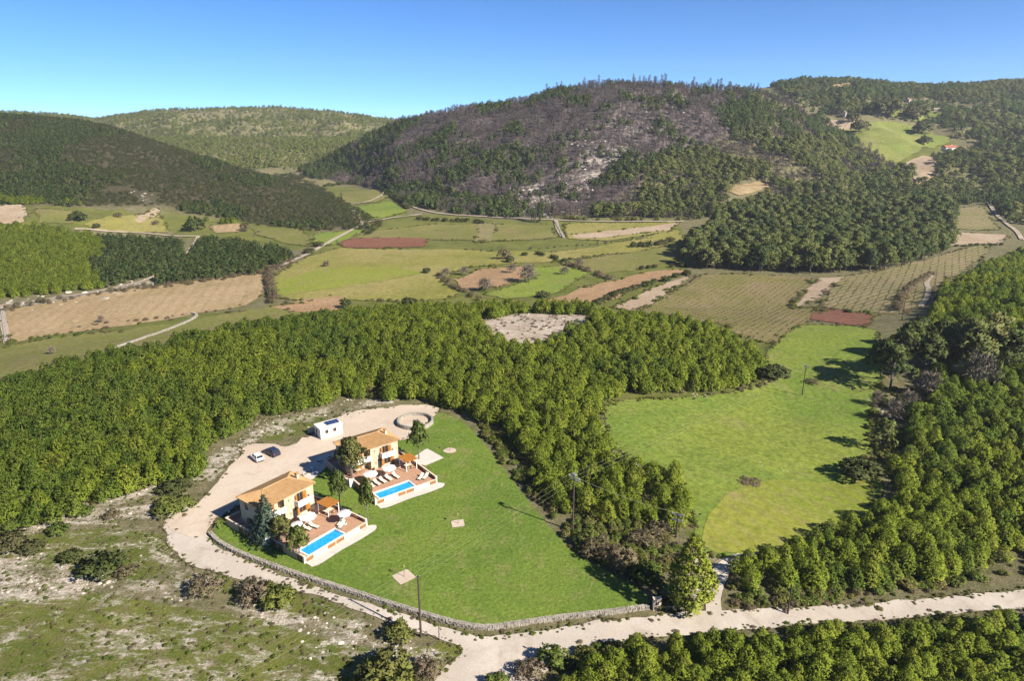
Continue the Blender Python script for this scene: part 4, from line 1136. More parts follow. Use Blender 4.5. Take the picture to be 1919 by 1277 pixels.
# light pines at its foot
LP = [[(-500, 425), (0, 425), (100, 432), (180, 446), (200, 470), (170, 500), (190, 540), (80, 556), (-500, 590)], [(190, 358), (300, 372), (330, 400), (460, 412), (440, 420), (360, 415), (300, 390), (200, 385), (90, 383), (0, 385), (0, 375)]]
DP = [[(180, 446), (260, 448), (345, 458), (340, 480), (320, 498), (280, 520), (190, 542), (170, 500), (200, 470)], [(375, 452), (450, 455), (530, 470), (552, 480), (480, 512), (400, 522), (290, 538), (300, 520), (345, 490)]]
p, px, py = region_pts(LP, (), (-420, -60, 290, 520), 3.1, 53, lambda x, y, a, b: np.full(len(x), 0.9), 8)
h = r_.uniform(3.2, 5.8, len(p)); scatter('hillfoot_wood', 'pine_mid', p, h, h * 1.15, 'light green young pines at the foot of the left hill', seed=53)
p, px, py = region_pts(DP, (), (-330, -60, 300, 520), 3.1, 54, lambda x, y, a, b: np.full(len(x), 0.92), 8)
h = r_.uniform(2.8, 5.2, len(p)); scatter('hillfoot_thicket', 'pine_dark_far', p, h, h * 1.2, 'dark green young pines either side of the left track', seed=54)
HEDGE_L = [[(-60, 585), (0, 575), (150, 556), (300, 530), (420, 520), (510, 498), (560, 482), (560, 495), (500, 512), (330, 538), (200, 552), (0, 588)]]
p, px, py = region_pts(HEDGE_L, (), (-330, -60, 280, 480), 2.2, 55, lambda x, y, a, b: np.where(fbm(x / 9, y / 9, 4) > 0.45, 0.7, 0.25), 6)
h = r_.uniform(0.8, 2.4, len(p)); scatter('hillfoot_scrub', 'shrub_dry', p, h, h * 1.5, 'brown scrub along the edge of the stubble field', seed=55)
# far hill
p, px, py = region_pts([[(-500, 150), (0, 190), (300, 190), (560, 185), (830, 230), (760, 240), (640, 285), (565, 325), (540, 335), (-500, 500)]], (), (-1500, -60, 960, 1740), 6.6, 56,
                       lambda x, y, a, b: np.where(fbm(x / 45, y / 45, 18) < 0.36, 0.5, 0.95) * np.where(b < 216, 0.55, 1), 6)
h = r_.uniform(3.0, 7.0, len(p)) * (0.65 + 0.75 * fbm(p[:, 0] / 25, p[:, 1] / 25, 73)); scatter('far_wood', 'pine_far', p, h, h * 1.2, 'pale green wood covering the far left hill', seed=56)
# scorched hill
HC = [(560, 320), (740, 215), (850, 185), (1050, 140), (1150, 125), (1300, 130), (1430, 150), (1560, 240), (1700, 330), (1300, 410), (1000, 410), (930, 407), (850, 402), (760, 385), (720, 355), (640, 345), (570, 330)]
SCREE = R_ROCK[7:9]
p, px, py = region_pts([HC], [[(1362, 352), (1410, 336), (1450, 345), (1438, 372), (1400, 384), (1366, 384)]], (-420, 520, 500, 1000), 5.0, 57, None, 8)
green = np.zeros(len(p), bool)
for q in ([(555, 330), (740, 228), (800, 230), (690, 300), (640, 345)], [(700, 345), (800, 350), (1000, 385), (1000, 412), (850, 405), (760, 385)], [(880, 185), (960, 170), (960, 205), (900, 220)],
          [(1030, 150), (1110, 140), (1050, 190), (1000, 190)], [(1140, 320), (1250, 280), (1370, 215), (1440, 165), (1560, 230), (1700, 330), (1500, 390), (1270, 415), (1100, 412), (1110, 370)],
          [(850, 290), (1000, 270), (1040, 300), (940, 330), (860, 320)], [(1230, 240), (1300, 250), (1280, 300), (1210, 300)]):
    green |= inpoly(px, py, q)
nz = fbm(p[:, 0] / 26, p[:, 1] / 26, 19)
green = np.where(green, nz > np.where(px > 1130, 0.45, 0.36), nz > 0.56)
inscree = inpoly(px, py, SCREE[0]) | inpoly(px, py, SCREE[1])
keep = (r_.uniform(size=len(p)) < np.where(inscree, np.where(py < 265, 0.72, 0.45), 0.93))
gsel = green & keep; bsel = ~green & keep
h = r_.uniform(4.0, 8.5, len(p)) * (0.6 + 0.85 * fbm(p[:, 0] / 18, p[:, 1] / 18, 71))
light = inpoly(px, py, [(1130, 350), (1260, 300), (1400, 260), (1560, 260), (1720, 330), (1500, 400), (1270, 418), (1100, 414)])
a = gsel & light; b = gsel & ~light
scatter('slope_wood', 'old_light', p[a], h[a] * 1.05, h[a] * 1.35, 'green pines over the sunny right shoulder of the scorched hill', seed=57)
scatter('surviving_wood', 'pine_dark_far', p[b], h[b], h[b] * 1.1, 'dark pines that survived on the scorched hill', seed=58)
sky_b = bsel & (py < 178) & (px > 930) & (px < 1440)
bi = np.where(sky_b)[0]; bi = bi[r_.permutation(len(bi))[:110]]
mask_b = bsel.copy(); mask_b[bi] = False
scatter('scorched_wood', 'burnt', p[mask_b], h[mask_b] * 1.0, h[mask_b] * 1.5, 'grey purple scorched trees covering the burnt hill', seed=59, tilt=0.1)
for i in bi:
    plant('scorched_tree', 'burnt', tuple(p[i] - np.array([0, 0, 0.1])), max(5.0, h[i]) * 1.75, max(5.0, h[i]) * 1.3, 'thin scorched tree on the crest of the burnt hill, %s' % ('low on its left shoulder' if px[i] < 1010 else 'left of the summit' if px[i] < 1110 else 'on the summit' if px[i] < 1220 else 'right of the summit' if px[i] < 1330 else 'at the right end'), 'tree', 'scorched trees on the crest')
# right hillside
HR = [(1270, 418), (1420, 350), (1500, 300), (1420, 160), (1500, 130), (1925, 130), (2400, 120), (2400, 470), (1925, 470), (1860, 380), (1785, 385), (1700, 380), (1500, 370), (1400, 400)]
holes = [[(1362, 352), (1410, 336), (1450, 345), (1438, 372), (1400, 384), (1366, 384)]] + [f[2] for f in FIELDS if f[0] in ('hill_meadow', 'bare_patch', 'hill_plot')] + [[(1540, 215), (1620, 215), (1760, 235), (1800, 262), (1740, 300), (1700, 320), (1620, 300), (1550, 255)], [(1760, 262), (1830, 262), (1830, 290), (1760, 290)]]
p, px, py = region_pts([HR], holes + [HC], (100, 1250, 520, 1400), 6.4, 61, lambda x, y, a, b: np.where(fbm(x / 40, y / 40, 33) < 0.40, 0.35, 0.92), 8)
h = r_.uniform(4.5, 9.5, len(p)) * (0.6 + 0.85 * fbm(p[:, 0] / 20, p[:, 1] / 20, 72)); dk = fbm(p[:, 0] / 50, p[:, 1] / 50, 34) > np.where(py < 205, 0.44, 0.54)
scatter('hill_wood', 'old_light', p[~dk], h[~dk], h[~dk] * 1.4, 'green pine wood climbing the right hillside', seed=61)
scatter('dark_hill_wood', 'pine_dark_far', p[dk], h[dk], h[dk] * 1.35, 'darker wood along the top of the right hillside', seed=62)
# the tall grove
GR = [(1272, 500), (1285, 478), (1310, 452), (1340, 430), (1400, 405), (1480, 388), (1600, 382), (1700, 388), (1782, 395), (1790, 440), (1765, 484), (1650, 508), (1525, 514), (1400, 509), (1310, 503)]
p, px, py = region_pts([GR], (), (90, 420, 330, 640), 5.4, 63, lambda x, y, a, b: np.where(fbm(x / 13, y / 13, 64) < 0.38, 0.3, 0.97), 6)
sc = np.argsort(np.hypot(p[:, 0], p[:, 1]))
print('grove', len(p), 'pines', len(pn), {k: int((reg == k).sum()) for k in set(reg)})
grow = {}
for r0_, r1_, nm_ in ((0, 32, 'front row'), (32, 70, 'second row'), (70, 110, 'third row')):
    for k_, i in enumerate(sorted(sc[r0_:r1_], key=lambda q: px[q])): grow[i] = 'tall pine in the %s of the grove, %s from the left' % (nm_, ORD(k_ + 1))
for k, i in enumerate(sc):
    hh = r_.uniform(6.5, 13.5)
    if k < 240:
        plant('tall_pine', 'old' if r_.uniform() < 0.8 else 'old_light', tuple(p[i] - np.array([0, 0, 0.1])), hh, hh * r_.uniform(0.95, 1.25), grow.get(i) or 'tall dark pine in the grove, %s, %s' % ('middle rows' if k < 175 else 'back rows', 'at its left end' if px[i] < 1340 else 'above the brownish vineyard' if px[i] < 1500 else 'above the bare pale strip' if px[i] < 1620 else 'above the striped vineyard' if px[i] < 1720 else 'at its right end'), 'pine tree', 'tall pines in the grove')
if len(sc) > 240:
    q = sc[240:]; hh = r_.uniform(9, 13, len(q)); scatter('grove_wood', 'old', p[q], hh, hh * 0.95, 'back of the tall dark pine grove', seed=64)

# ------------------------------------------------------------------ villas
def atz(px, py, z):
    a, b, c = ray(px, py)
    t = (z - CAM_H) / c
    return Vector((float(a * t), float(b * t), z))

def height_to(loc, py):
    """height of an upright at loc whose top is seen at image row py"""
    lo, hi = 0.0, 60.0
    for _ in range(40):
        m = (lo + hi) / 2
        if project(loc[0], loc[1], loc[2] + m)[1] > py: lo = m
        else: hi = m
    return lo

TZ = 0.8          # terrace level
def wall_holes(mb, o, ex, ey, L, z0, z1, th, holes):
    """wall from o along ex, thickness inward along ey, with real openings (d0, d1, za, zb)"""
    xs = sorted({0, L} | {h[0] for h in holes} | {h[1] for h in holes})
    zs = sorted({z0, z1} | {h[2] for h in holes} | {h[3] for h in holes})
    for a, b in zip(xs, xs[1:]):
        run = None
        for c, d in list(zip(zs, zs[1:])) + [(None, None)]:
            solid = c is not None and not any(h[0] <= a and b <= h[1] and h[2] <= c and d <= h[3] for h in holes)
            if solid: run = (run[0], d) if run else (c, d)
            elif run:
                mb.obox(o, ex, ey, a, b, 0, th, run[0], run[1]); run = None

def opening(parent, o, ex, ey, d0, d1, za, zb, shutters=True, door=False, shut_mat='wood', angle=0.0):
    """window or door in an opening: frame, pane, mullion and two shutters folded back on the wall"""
    b = MB(); t = 0.07
    for q in ((d0, d0 + t, za, zb), (d1 - t, d1, za, zb), (d0 + t, d1 - t, zb - t, zb), (d0 + t, d1 - t, za, za + t), ((d0 + d1) / 2 - 0.03, (d0 + d1) / 2 + 0.03, za + t, zb - t)):
        b.obox(o, ex, ey, q[0], q[1], 0.10, 0.18, q[2], q[3])
    fr = b.build('door' if door else 'window', M[shut_mat], parent)
    b = MB()
    b.obox(o, ex, ey, d0 + t, (d0 + d1) / 2 - 0.03, 0.13, 0.15, za + t, zb - t); b.obox(o, ex, ey, (d0 + d1) / 2 + 0.03, d1 - t, 0.13, 0.15, za + t, zb - t)
    b.build('pane', M['glass'], fr)
    if not door:
        b = MB(); b.obox(o, ex, ey, d0 - 0.08, d1 + 0.08, -0.06, 0.10, za - 0.07, za); b.build('sill', M['white'], fr)
    if shutters:
        w = (d1 - d0) / 2
        for s in (-1, 1):
            b = MB()
            x = d0 if s < 0 else d1
            h = Vector(o) + Vector(ex) * x
            ca = math.cos(angle); sa = math.sin(angle)
            dx = Vector(ex) * (s * ca) - Vector(ey) * sa; dn = dx.cross(Vector((0, 0, 1)))
            if dn.dot(Vector(ey)) > 0: dn = -dn
            b.obox(h, dx, dn, 0.02, 0.09, 0.02, 0.07, za, zb); b.obox(h, dx, dn, w - 0.07, w, 0.02, 0.07, za, zb)
            b.obox(h, dx, dn, 0.09, w - 0.07, 0.02, 0.07, za, za + 0.08); b.obox(h, dx, dn, 0.09, w - 0.07, 0.02, 0.07, zb - 0.08, zb)
            n = int((zb - za - 0.16) / 0.12)
            for k in range(n):
                z = za + 0.09 + k * 0.12; b.obox(h, dx, dn, 0.09, w - 0.07, 0.03, 0.055, z, z + 0.09)
            b.build('shutter', M[shut_mat], fr)
    return fr

def hip_roof(parent, x0, x1, y0, y1, z, rx0, rx1, zr):
    ym = (y0 + y1) / 2
    top = [(x0, y0, z + .12), (x1, y0, z + .12), (x1, y1, z + .12), (x0, y1, z + .12), (rx0, ym, zr), (rx1, ym, zr)]
    bot = [(x0, y0, z), (x1, y0, z), (x1, y1, z), (x0, y1, z)]
    mb = MB(); mb.add(top + bot, [(0, 1, 5, 4), (1, 2, 5), (2, 3, 4, 5), (3, 0, 4), (6, 9, 8, 7), (0, 6, 7, 1), (1, 7, 8, 2), (2, 8, 9, 3), (3, 9, 6, 0)])
    roof = mb.build('roof', M['tile'], parent)
    # barrel tiles: half-round courses running from eave to ridge or hip, stepped every tile
    tb = MB(); w = 0.26
    def course(p, q, side):
        p, q = Vector(p), Vector(q)
        L = (q - p).length
        if L < 0.25: return
        d = (q - p) / L; up = side.cross(d).normalized()
        if up.z < 0: up = -up
        n = max(1, int(round(L / 0.42)))
        for k in range(n):
            a = p + d * (L * k / n - 0.02); b = p + d * (L * (k + 1) / n + 0.03)
            vs = []
            for e, r in ((a, 0.105), (b, 0.085)):
                lift = 0.035 if e is a else 0.01
                for t in (0, 60, 120, 180):
                    vs.append(e + side * (math.cos(math.radians(t)) * r) + up * (math.sin(math.radians(t)) * r + lift))
            f = [(i, i + 1, i + 5, i + 4) for i in range(3)] + [(3, 2, 1, 0)]
            tb.add(vs, f)
    for s in (0, 1):
        ye = y0 if s == 0 else y1
        sgn = 1 if s == 0 else -1
        x = x0 + w / 2
        while x < x1:
            if x < rx0: f = (x - x0) / (rx0 - x0)
            elif x > rx1: f = (x1 - x) / (x1 - rx1)
            else: f = 1.0
            course((x, ye, z + .12), (x, ye + (ym - ye) * f, z + .12 + (zr - z - .12) * f), Vector((1, 0, 0)))
            x += w
        xe, xr = (x0, rx0) if s == 0 else (x1, rx1)
        y = y0 + w / 2
        while y < y1:
            f = 1 - abs(y - ym) / ((y1 - y0) / 2)
            course((xe, y, z + .12), (xe + (xr - xe) * f, y, z + .12 + (zr - z - .12) * f), Vector((0, 1, 0)))
            y += w
    o = tb.build('roof_tiles', M['tile'], roof); o['kind'] = 'stuff'
    rb = MB()
    for p, q in (((x0, y0, z + .16), (rx0, ym, zr + .03)), ((x0, y1, z + .16), (rx0, ym, zr + .03)), ((x1, y0, z + .16), (rx1, ym, zr + .03)), ((x1, y1, z + .16), (rx1, ym, zr + .03)), ((rx0, ym, zr + .03), (rx1, ym, zr + .03))):
        rb.tube([p, q], 0.12, 6)
    rb.build('ridge_tiles', M['tile'], roof)
    return roof

def fence_wall(parent, p0, p1, z0, ztop, panels, wallmat, th=0.22, cap=True):
    """rendered garden wall with slatted timber panels let into it and a white coping"""
    p0, p1 = Vector((p0[0], p0[1], 0)), Vector((p1[0], p1[1], 0))
    L = (p1 - p0).length; ex = (p1 - p0) / L; ey = Vector((-ex.y, ex.x, 0))
    b = MB(); c = 0.0
    for a, e in panels + [(L, L)]:
        if a > c: b.obox((p0.x, p0.y, 0), ex, ey, c, a, -th / 2, th / 2, z0, ztop)
        if e > a: b.obox((p0.x, p0.y, 0), ex, ey, a, e, -th / 2, th / 2, z0, z0 + 0.22)
        c = e
    w = b.build('wall', M[wallmat], parent)
    for a, e in panels:
        n = max(1, int(round((e - a) / 1.7))); sw = (e - a) / n
        for k in range(n):
            s = MB(); u0 = a + k * sw; u1 = u0 + sw
            s.obox((p0.x, p0.y, 0), ex, ey, u0 + 0.03, u0 + 0.11, -0.06, 0.06, z0 + 0.22, ztop); s.obox((p0.x, p0.y, 0), ex, ey, u1 - 0.11, u1 - 0.03, -0.06, 0.06, z0 + 0.22, ztop)
            m = max(3, int((ztop - z0 - 0.25) / 0.13)); hh = (ztop - z0 - 0.25) / m
            for j in range(m): s.obox((p0.x, p0.y, 0), ex, ey, u0 + 0.11, u1 - 0.11, -0.03, 0.03, z0 + 0.24 + j * hh, z0 + 0.24 + (j + 0.8) * hh)
            s.build('slat_panel', M['slat'], parent)
            if k > 0:
                q = MB(); q.obox((p0.x, p0.y, 0), ex, ey, u0 - 0.07, u0 + 0.03, -0.09, 0.09, z0 + 0.22, ztop); q.build('post', M['white'], parent)
    if cap:
        b = MB(); b.obox((p0.x, p0.y, 0), ex, ey, -0.1, L + 0.1, -th / 2 - 0.05, th / 2 + 0.05, ztop, ztop + 0.06); b.build('coping', M['cream'], parent)
    return w

def parasol(loc, r, label, group='white parasols on the terraces'):
    e = empty('parasol', loc, random.uniform(0, 1)); tag(e, label, 'parasol', group)
    b = MB(); n = 8; v = [(0, 0, 2.72)] + [(r * math.cos(k * 2 * math.pi / n), r * math.sin(k * 2 * math.pi / n), 2.28) for k in range(n)] + [(r * math.cos(k * 2 * math.pi / n), r * math.sin(k * 2 * math.pi / n), 2.10) for k in range(n)]
    f = [(0, 1 + k, 1 + (k + 1) % n) for k in range(n)] + [(1 + k, 9 + k, 9 + (k + 1) % n, 1 + (k + 1) % n) for k in range(n)]
    b.add(v, f); b.build('canopy', M['canvas'], e)
    b = MB(); b.tube([(0, 0, 0.02), (0, 0, 2.78)], 0.03, 6)
    for k in range(n): b.tube([(0, 0, 2.3), (r * 0.96 * math.cos(k * 2 * math.pi / n), r * 0.96 * math.sin(k * 2 * math.pi / n), 2.26)], 0.012, 4)
    b.build('pole', M['metal'], e)
    b = MB(); b.lathe([(0.32, 0.003), (0.32, 0.08), (0.06, 0.12), (0.05, 0.3)], 12); b.build('base', M['white'], e)
    return e

_lounger = {}
def lounger(loc, rz, label, group):
    e = empty('sun_lounger', loc, rz); tag(e, label, 'sun lounger', group)
    if not _lounger:
        b = MB(); b.box(-0.33, -0.28, -1.0, 1.0, 0.24, 0.31); b.box(0.28, 0.33, -1.0, 1.0, 0.24, 0.31)
        for k in range(9): b.box(-0.28, 0.28, -0.98 + k * 0.24, -0.9 + k * 0.24, 0.26, 0.29)
        _lounger['frame'] = b.mesh('frame', M['darkwood'])
        b = MB(); b.box(-0.03, 0.03, -0.03, 0.03, 0.003, 0.24); _lounger['leg'] = b.mesh('leg', M['darkwood'])
        b = MB(); b.box(-0.31, 0.31, -1.0, 0.38, 0.315, 0.42); _lounger['seat_cushion'] = b.mesh('seat_cushion', M['cushion'])
        b = MB(); b.add([(-0.31, 0.39, 0.32), (0.31, 0.39, 0.32), (0.31, 0.95, 0.72), (-0.31, 0.95, 0.72), (-0.31, 0.32, 0.42), (0.31, 0.32, 0.42), (0.31, 0.88, 0.82), (-0.31, 0.88, 0.82)],
                        [(3, 2, 1, 0), (4, 5, 6, 7), (0, 1, 5, 4), (1, 2, 6, 5), (2, 3, 7, 6), (3, 0, 4, 7)]); _lounger['backrest'] = b.mesh('backrest', M['cushion'])
        b = MB(); b.box(-0.24, 0.24, 0.0, 0.22, 0.0, 0.09); _lounger['pillow'] = b.mesh('pillow', M['canvas'])
    for k in ('frame', 'seat_cushion', 'backrest'): link(k, _lounger[k], e)
    for x in (-0.3, 0.3):
        for y in (-0.9, 0.9):
            o = link('leg', _lounger['leg'], e); o.location = (x, y, 0)
    o = link('pillow', _lounger['pillow'], e); o.location = (0, 0.70, 0.72); o.rotation_euler = (math.radians(36), 0, 0)
    return e

_furn = {}
def chair(loc, rz, label, group):
    e = empty('dining_chair', loc, rz); tag(e, label, 'chair', group)
    if not _furn:
        b = MB(); b.box(-0.22, 0.22, -0.22, 0.22, 0.42, 0.47); _furn['seat'] = b.mesh('seat', M['cushion'])
        b = MB(); b.box(-0.22, 0.22, 0.19, 0.23, 0.50, 0.95); _furn['backrest'] = b.mesh('backrest', M['slat'])
        b = MB(); b.box(-0.02, 0.02, -0.02, 0.02, 0.003, 0.42); _furn['leg'] = b.mesh('leg', M['darkwood'])
    link('seat', _furn['seat'], e); link('backrest', _furn['backrest'], e)
    for x in (-0.19, 0.19):
        for y in (-0.19, 0.19):
            o = link('leg', _furn['leg'], e); o.location = (x, y, 0)
def dining_table(loc, rz, label, lx=1.7, ly=0.9):
    e = empty('dining_table', loc, rz); tag(e, label, 'table', 'outdoor tables')
    b = MB(); b.box(-lx / 2, lx / 2, -ly / 2, ly / 2, 0.70, 0.75); b.build('tabletop', M['cream'], e)
    for x in (-1, 1):
        for y in (-1, 1):
            b = MB(); b.box(x * (lx / 2 - 0.1) - 0.035, x * (lx / 2 - 0.1) + 0.035, y * (ly / 2 - 0.1) - 0.035, y * (ly / 2 - 0.1) + 0.035, 0.003, 0.70); b.build('leg', M['darkwood'], e)

def villa(e0, deg, near):
    th = math.radians(deg)
    R = Matrix.Translation((e0[0], e0[1], 0)) @ Matrix.Rotation(th, 4, 'Z')
    W = lambda x, y, z=0: R @ Vector((x, y, z))
    who = 'the nearer villa' if near else 'the farther villa'
    v = empty('stone_villa', W(0, 0, 0), th)
    tag(v, 'nearer two storey stone villa with bright orange tiled hip roof' if near else 'farther two storey stone villa behind, with darker terracotta hip roof', 'villa', 'pair of holiday villas')
    ZF, ZE = TZ + 2.75, 6.0
    wm = 'stone' if near else 'stone'
    x0, x1, y0, y1 = 0.4, 11.4, 0.4, 7.0
    X, Y = Vector((1, 0, 0)), Vector((0, 1, 0))
    xs, rec = 5.0, 1.9      # solid part starts at xs; the left bay is set back by rec
    b = MB()
    # right, solid part of the front: door, window, balcony door
    wall_holes(b, (xs, y0, 0), X, Y, x1 - xs, TZ, ZE, 0.3, [(1.55, 2.35, TZ, TZ + 2.15), (3.0, 4.5, TZ + 0.5, TZ + 2.1), (2.75, 4.05, ZF + 0.05, ZF + 1.95)])
    # set-back bay
    wall_holes(b, (x0 + .3, y0 + rec, 0), X, Y, xs - x0 - .3, TZ, ZE, 0.3, [(0.6, 2.2, TZ, TZ + 2.15), (1.3, 2.7, ZF, ZF + 2.0)])
    b.obox((xs, y0 + .3, 0), X, Y, 0, 0.3, 0, rec, TZ, ZE)
    # left end
    wall_holes(b, (x0, y1 - .3, 0), -Y, X, y1 - y0 - .3, TZ, ZE, 0.3, [(1.2, 2.2, ZF + 0.65, ZF + 1.85), (2.2, 3.2, TZ + 0.7, TZ + 1.95), (4.4 + 0.15, 5.4, TZ, TZ + 2.4), (4.4 + 0.15, 5.4, ZF + 0.6, ZF + 2.1)])
    # rear and right end
    wall_holes(b, (x1, y1, 0), -X, -Y, x1 - x0, TZ, ZE, 0.3, [(1.5, 2.5, ZF + 0.7, ZF + 1.8), (5, 6, ZF + 0.7, ZF + 1.8), (8, 9, ZF + .7, ZF + 1.8), (4.6, 5.6, TZ, TZ + 2.1)])
    wall_holes(b, (x1, y0 + .3, 0), Y, -X, y1 - y0 - .6, TZ, ZE, 0.3, [(2.0, 3.0, ZF + 0.7, ZF + 1.8), (3.6, 4.6, TZ + .8, TZ + 1.9)])
    b.build('wall', M[wm], v)
    b = MB(); b.box(x0 + .3, x1 - .3, y0 + .3, y1 - .3, ZF - 0.2, ZF - 0.003); b.build('upper_floor', M['cream'], v)
    b = MB(); b.box(x0, x0 + 0.35, y0, y0 + 0.35, TZ, ZF - 0.25); b.build('column', M['cream'], v)
    b = MB(); b.box(x0, x0 + 0.35, y0, y0 + 0.35, ZF + 0.95, ZE); b.build('column', M['cream'], v)
    # left balcony: slab and white parapet standing a little forward
    b = MB(); b.box(x0 - 0.05, xs - 0.003, y0 - 0.55, y0 + 0.10, ZF - 0.25, ZF); b.box(x0 - 0.05, xs - 0.003, y0 - 0.55, y0 - 0.38, ZF, ZF + 0.92); b.box(x0 - 0.05, x0 + 0.12, y0 - 0.38, y0 + 0.6, ZF, ZF + 0.92)
    bal = b.build('balcony', M['white'], v)
    b = MB(); b.box(x0 - 0.09, xs - 0.003, y0 - 0.59, y0 - 0.34, ZF + 0.923, ZF + 0.98); b.build('coping', M['cream'], bal)
    # right balcony
    bx0, bx1 = xs + 2.1, xs + 5.2
    b = MB(); b.box(bx0, bx1, y0 - 1.15, y0 - 0.003, ZF - 0.28, ZF - 0.03); b.box(bx0, bx1, y0 - 1.15, y0 - 1.0, ZF - 0.03, ZF + 0.9); b.box(bx0, bx0 + .15, y0 - 1.0, y0 - .003, ZF - 0.03, ZF + 0.9); b.box(bx1 - .15, bx1, y0 - 1.0, y0 - .003, ZF - 0.03, ZF + 0.9)
    bal = b.build('balcony', M['white'], v)
    b = MB(); b.box(bx0 - .04, bx1 + .04, y0 - 1.19, y0 - .96, ZF + 0.903, ZF + 0.96); b.build('coping', M['cream'], bal)
    # openings
    o = (xs, y0, 0)
    opening(v, o, X, Y, 1.55, 2.35, TZ, TZ + 2.15, False, True, 'darkwood')
    opening(v, o, X, Y, 3.0, 4.5, TZ + 0.5, TZ + 2.1, True, False, 'wood', 0.5)
    opening(v, o, X, Y, 2.75, 4.05, ZF + 0.05, ZF + 1.95, True, True, 'wood', 0.55)
    o = (x0 + .3, y0 + rec, 0)
    opening(v, o, X, Y, 0.6, 2.2, TZ, TZ + 2.15, True, True, 'wood', 0.3); opening(v, o, X, Y, 1.3, 2.7, ZF, ZF + 2.0, True, True, 'slat', 0.1)
    o = (x0, y1 - .3, 0)
    opening(v, o, -Y, X, 1.2, 2.2, ZF + 0.65, ZF + 1.85, False, False, 'slat'); opening(v, o, -Y, X, 2.2, 3.2, TZ + 0.7, TZ + 1.95, True, False, 'slat', 0.35)
    o = (x1, y1, 0)
    for d in (1.5, 5, 8): opening(v, o, -X, -Y, d, d + 1, ZF + 0.7, ZF + 1.8, True, False, 'slat', 0.1)
    opening(v, o, -X, -Y, 4.6, 5.6, TZ, TZ + 2.1, False, True, 'darkwood')
    o = (x1, y0 + .3, 0)
    opening(v, o, Y, -X, 2.0, 3.0, ZF + .7, ZF + 1.8, True, False, 'slat', 0.1); opening(v, o, Y, -X, 3.6, 4.6, TZ + .8, TZ + 1.9, True, False, 'slat', 0.1)
    # wall lamps
    for x, z in ((xs + 0.9, ZF + 1.5), (xs + 4.6, ZF + 1.75), (xs + 1.1, TZ + 1.5)):
        b = MB(); b.box(x - 0.05, x + 0.05, y0 - 0.05, y0 - 0.003, z - 0.12, z + 0.12); b.tube([(x, y0 - 0.03, z + 0.08), (x, y0 - 0.2, z + 0.16), (x, y0 - 0.26, z + 0.05)], 0.02, 5); b.lathe([(0.02, z + 0.02), (0.08, z - 0.1)], 6, x, y0 - 0.26)
        b.build('wall_lamp', M['darkmetal'], v)
    roof = hip_roof(v, 0, 11.8, 0, 7.4, ZE, 3.2, 8.3, 7.45)
    b = MB(); b.box(9.7, 10.2, 2.6, 3.2, 6.2, 7.75); ch = b.build('chimney', M['cream'], roof)
    b = MB(); b.box(9.62, 10.28, 2.52, 3.28, 7.753, 7.84)
    for q in (9.72, 10.1): b.box(q, q + 0.1, 2.65, 3.15, 7.843, 8.0)
    b.box(9.64, 10.26, 2.55, 3.25, 8.003, 8.07); b.build('chimney_cap', M['tile'], ch)
    # terrace
    px0, px1, py0, py1 = 1.2, 8.8, -10.75, -8.2
    b = MB(); c = 0.32
    for q in ((-0.95, 13.5, -1.9, 9.6), (0.05, 13.5, py1 + c, -1.903), (0.05, px0 - c, -11.0, py1 + c - .003), (px1 + c, 13.5, -11.0, py1 + c - .003)):
        b.box(q[0], q[1], q[2], q[3], -0.3, TZ)
    t = b.build('terrace', M['paver']); t.location = W(0, 0, 0); t.rotation_euler = (0, 0, th)
    tag(t, 'raised terracotta paved terrace round ' + who, 'terrace', kind='structure')
    # pool
    pl = empty('swimming_pool', W(0, 0, 0), th); tag(pl, 'long blue swimming pool at the front edge of the terrace of ' + who, 'pool', 'swimming pools')
    b = MB(); b.box(px0 - .3, px1 + .3, py0 - .1, py1 + .3, -0.25, -0.05)
    for q in ((px0 - .3, px1 + .3, py1, py1 + .3), (px0 - .3, px1 + .3, py0 - .1, py0), (px0 - .3, px0, py0, py1), (px1, px1 + .3, py0, py1)): b.box(q[0], q[1], q[2], q[3], -0.047, TZ + 0.02)
    b.build('basin', M['white'], pl)
    b = MB(); b.box(px0, px1, py0, py1, -0.04, TZ - 0.08); b.build('water', M['water'], pl)
    b = MB()
    for q in ((px0 - .32, px1 + .32, py1, py1 + .31), (px0 - .32, px1 + .32, py0 - .2, py0), (px0 - .32, px0, py0 + .003, py1 - .003), (px1, px1 + .32, py0 + .003, py1 - .003)): b.box(q[0], q[1], q[2], q[3], TZ + 0.023, TZ + 0.09)
    b.build('coping', M['white'], pl)
    for s in (0, .5):
        b = MB(); b.tube([(px1 + .25, -9.8 + s, TZ + .05), (px1 + .2, -9.8 + s, TZ + .8), (px1 - .15, -9.8 + s, TZ + .8), (px1 - .2, -9.8 + s, TZ - .3)], 0.025, 6); b.build('handrail', M['metal'], pl)
    # garden wall
    gw = empty('garden_wall', W(0, 0, 0), th); tag(gw, 'peach and white garden wall with brown slat panels round the terrace of ' + who, 'wall', 'garden walls')
    fence_wall(gw, (-1.08, 9.7), (-1.08, -1.75), -0.2, 1.55, [(3.9, 7.2)], 'peach')
    fence_wall(gw, (-0.95, -2.0), (-0.1, -2.0), -0.2, 1.75, [], 'white')
    fence_wall(gw, (-0.07, -2.15), (-0.07, -11.0), -0.2, 1.45, [(0.15, 3.5), (7.3, 8.6)], 'peach')
    fence_wall(gw, (0.1, -11.1), (13.7, -11.1), -0.2, 0.86, [(0.15, 1.7), (4.7, 8.3), (11.9, 13.4)], 'white')
    fence_wall(gw, (13.6, -10.9), (13.6, -0.2), -0.2, 1.5, [(0.3, 1.9), (4.6, 8.0)], 'peach')
    fence_wall(gw, (13.6, 0.0), (13.6, 6.5), -0.2, 1.35, [(1.0, 4.4)], 'peach')
    fence_wall(gw, (-1.0, 9.75), (1.6, 9.75), -0.2, 1.5, [], 'peach')
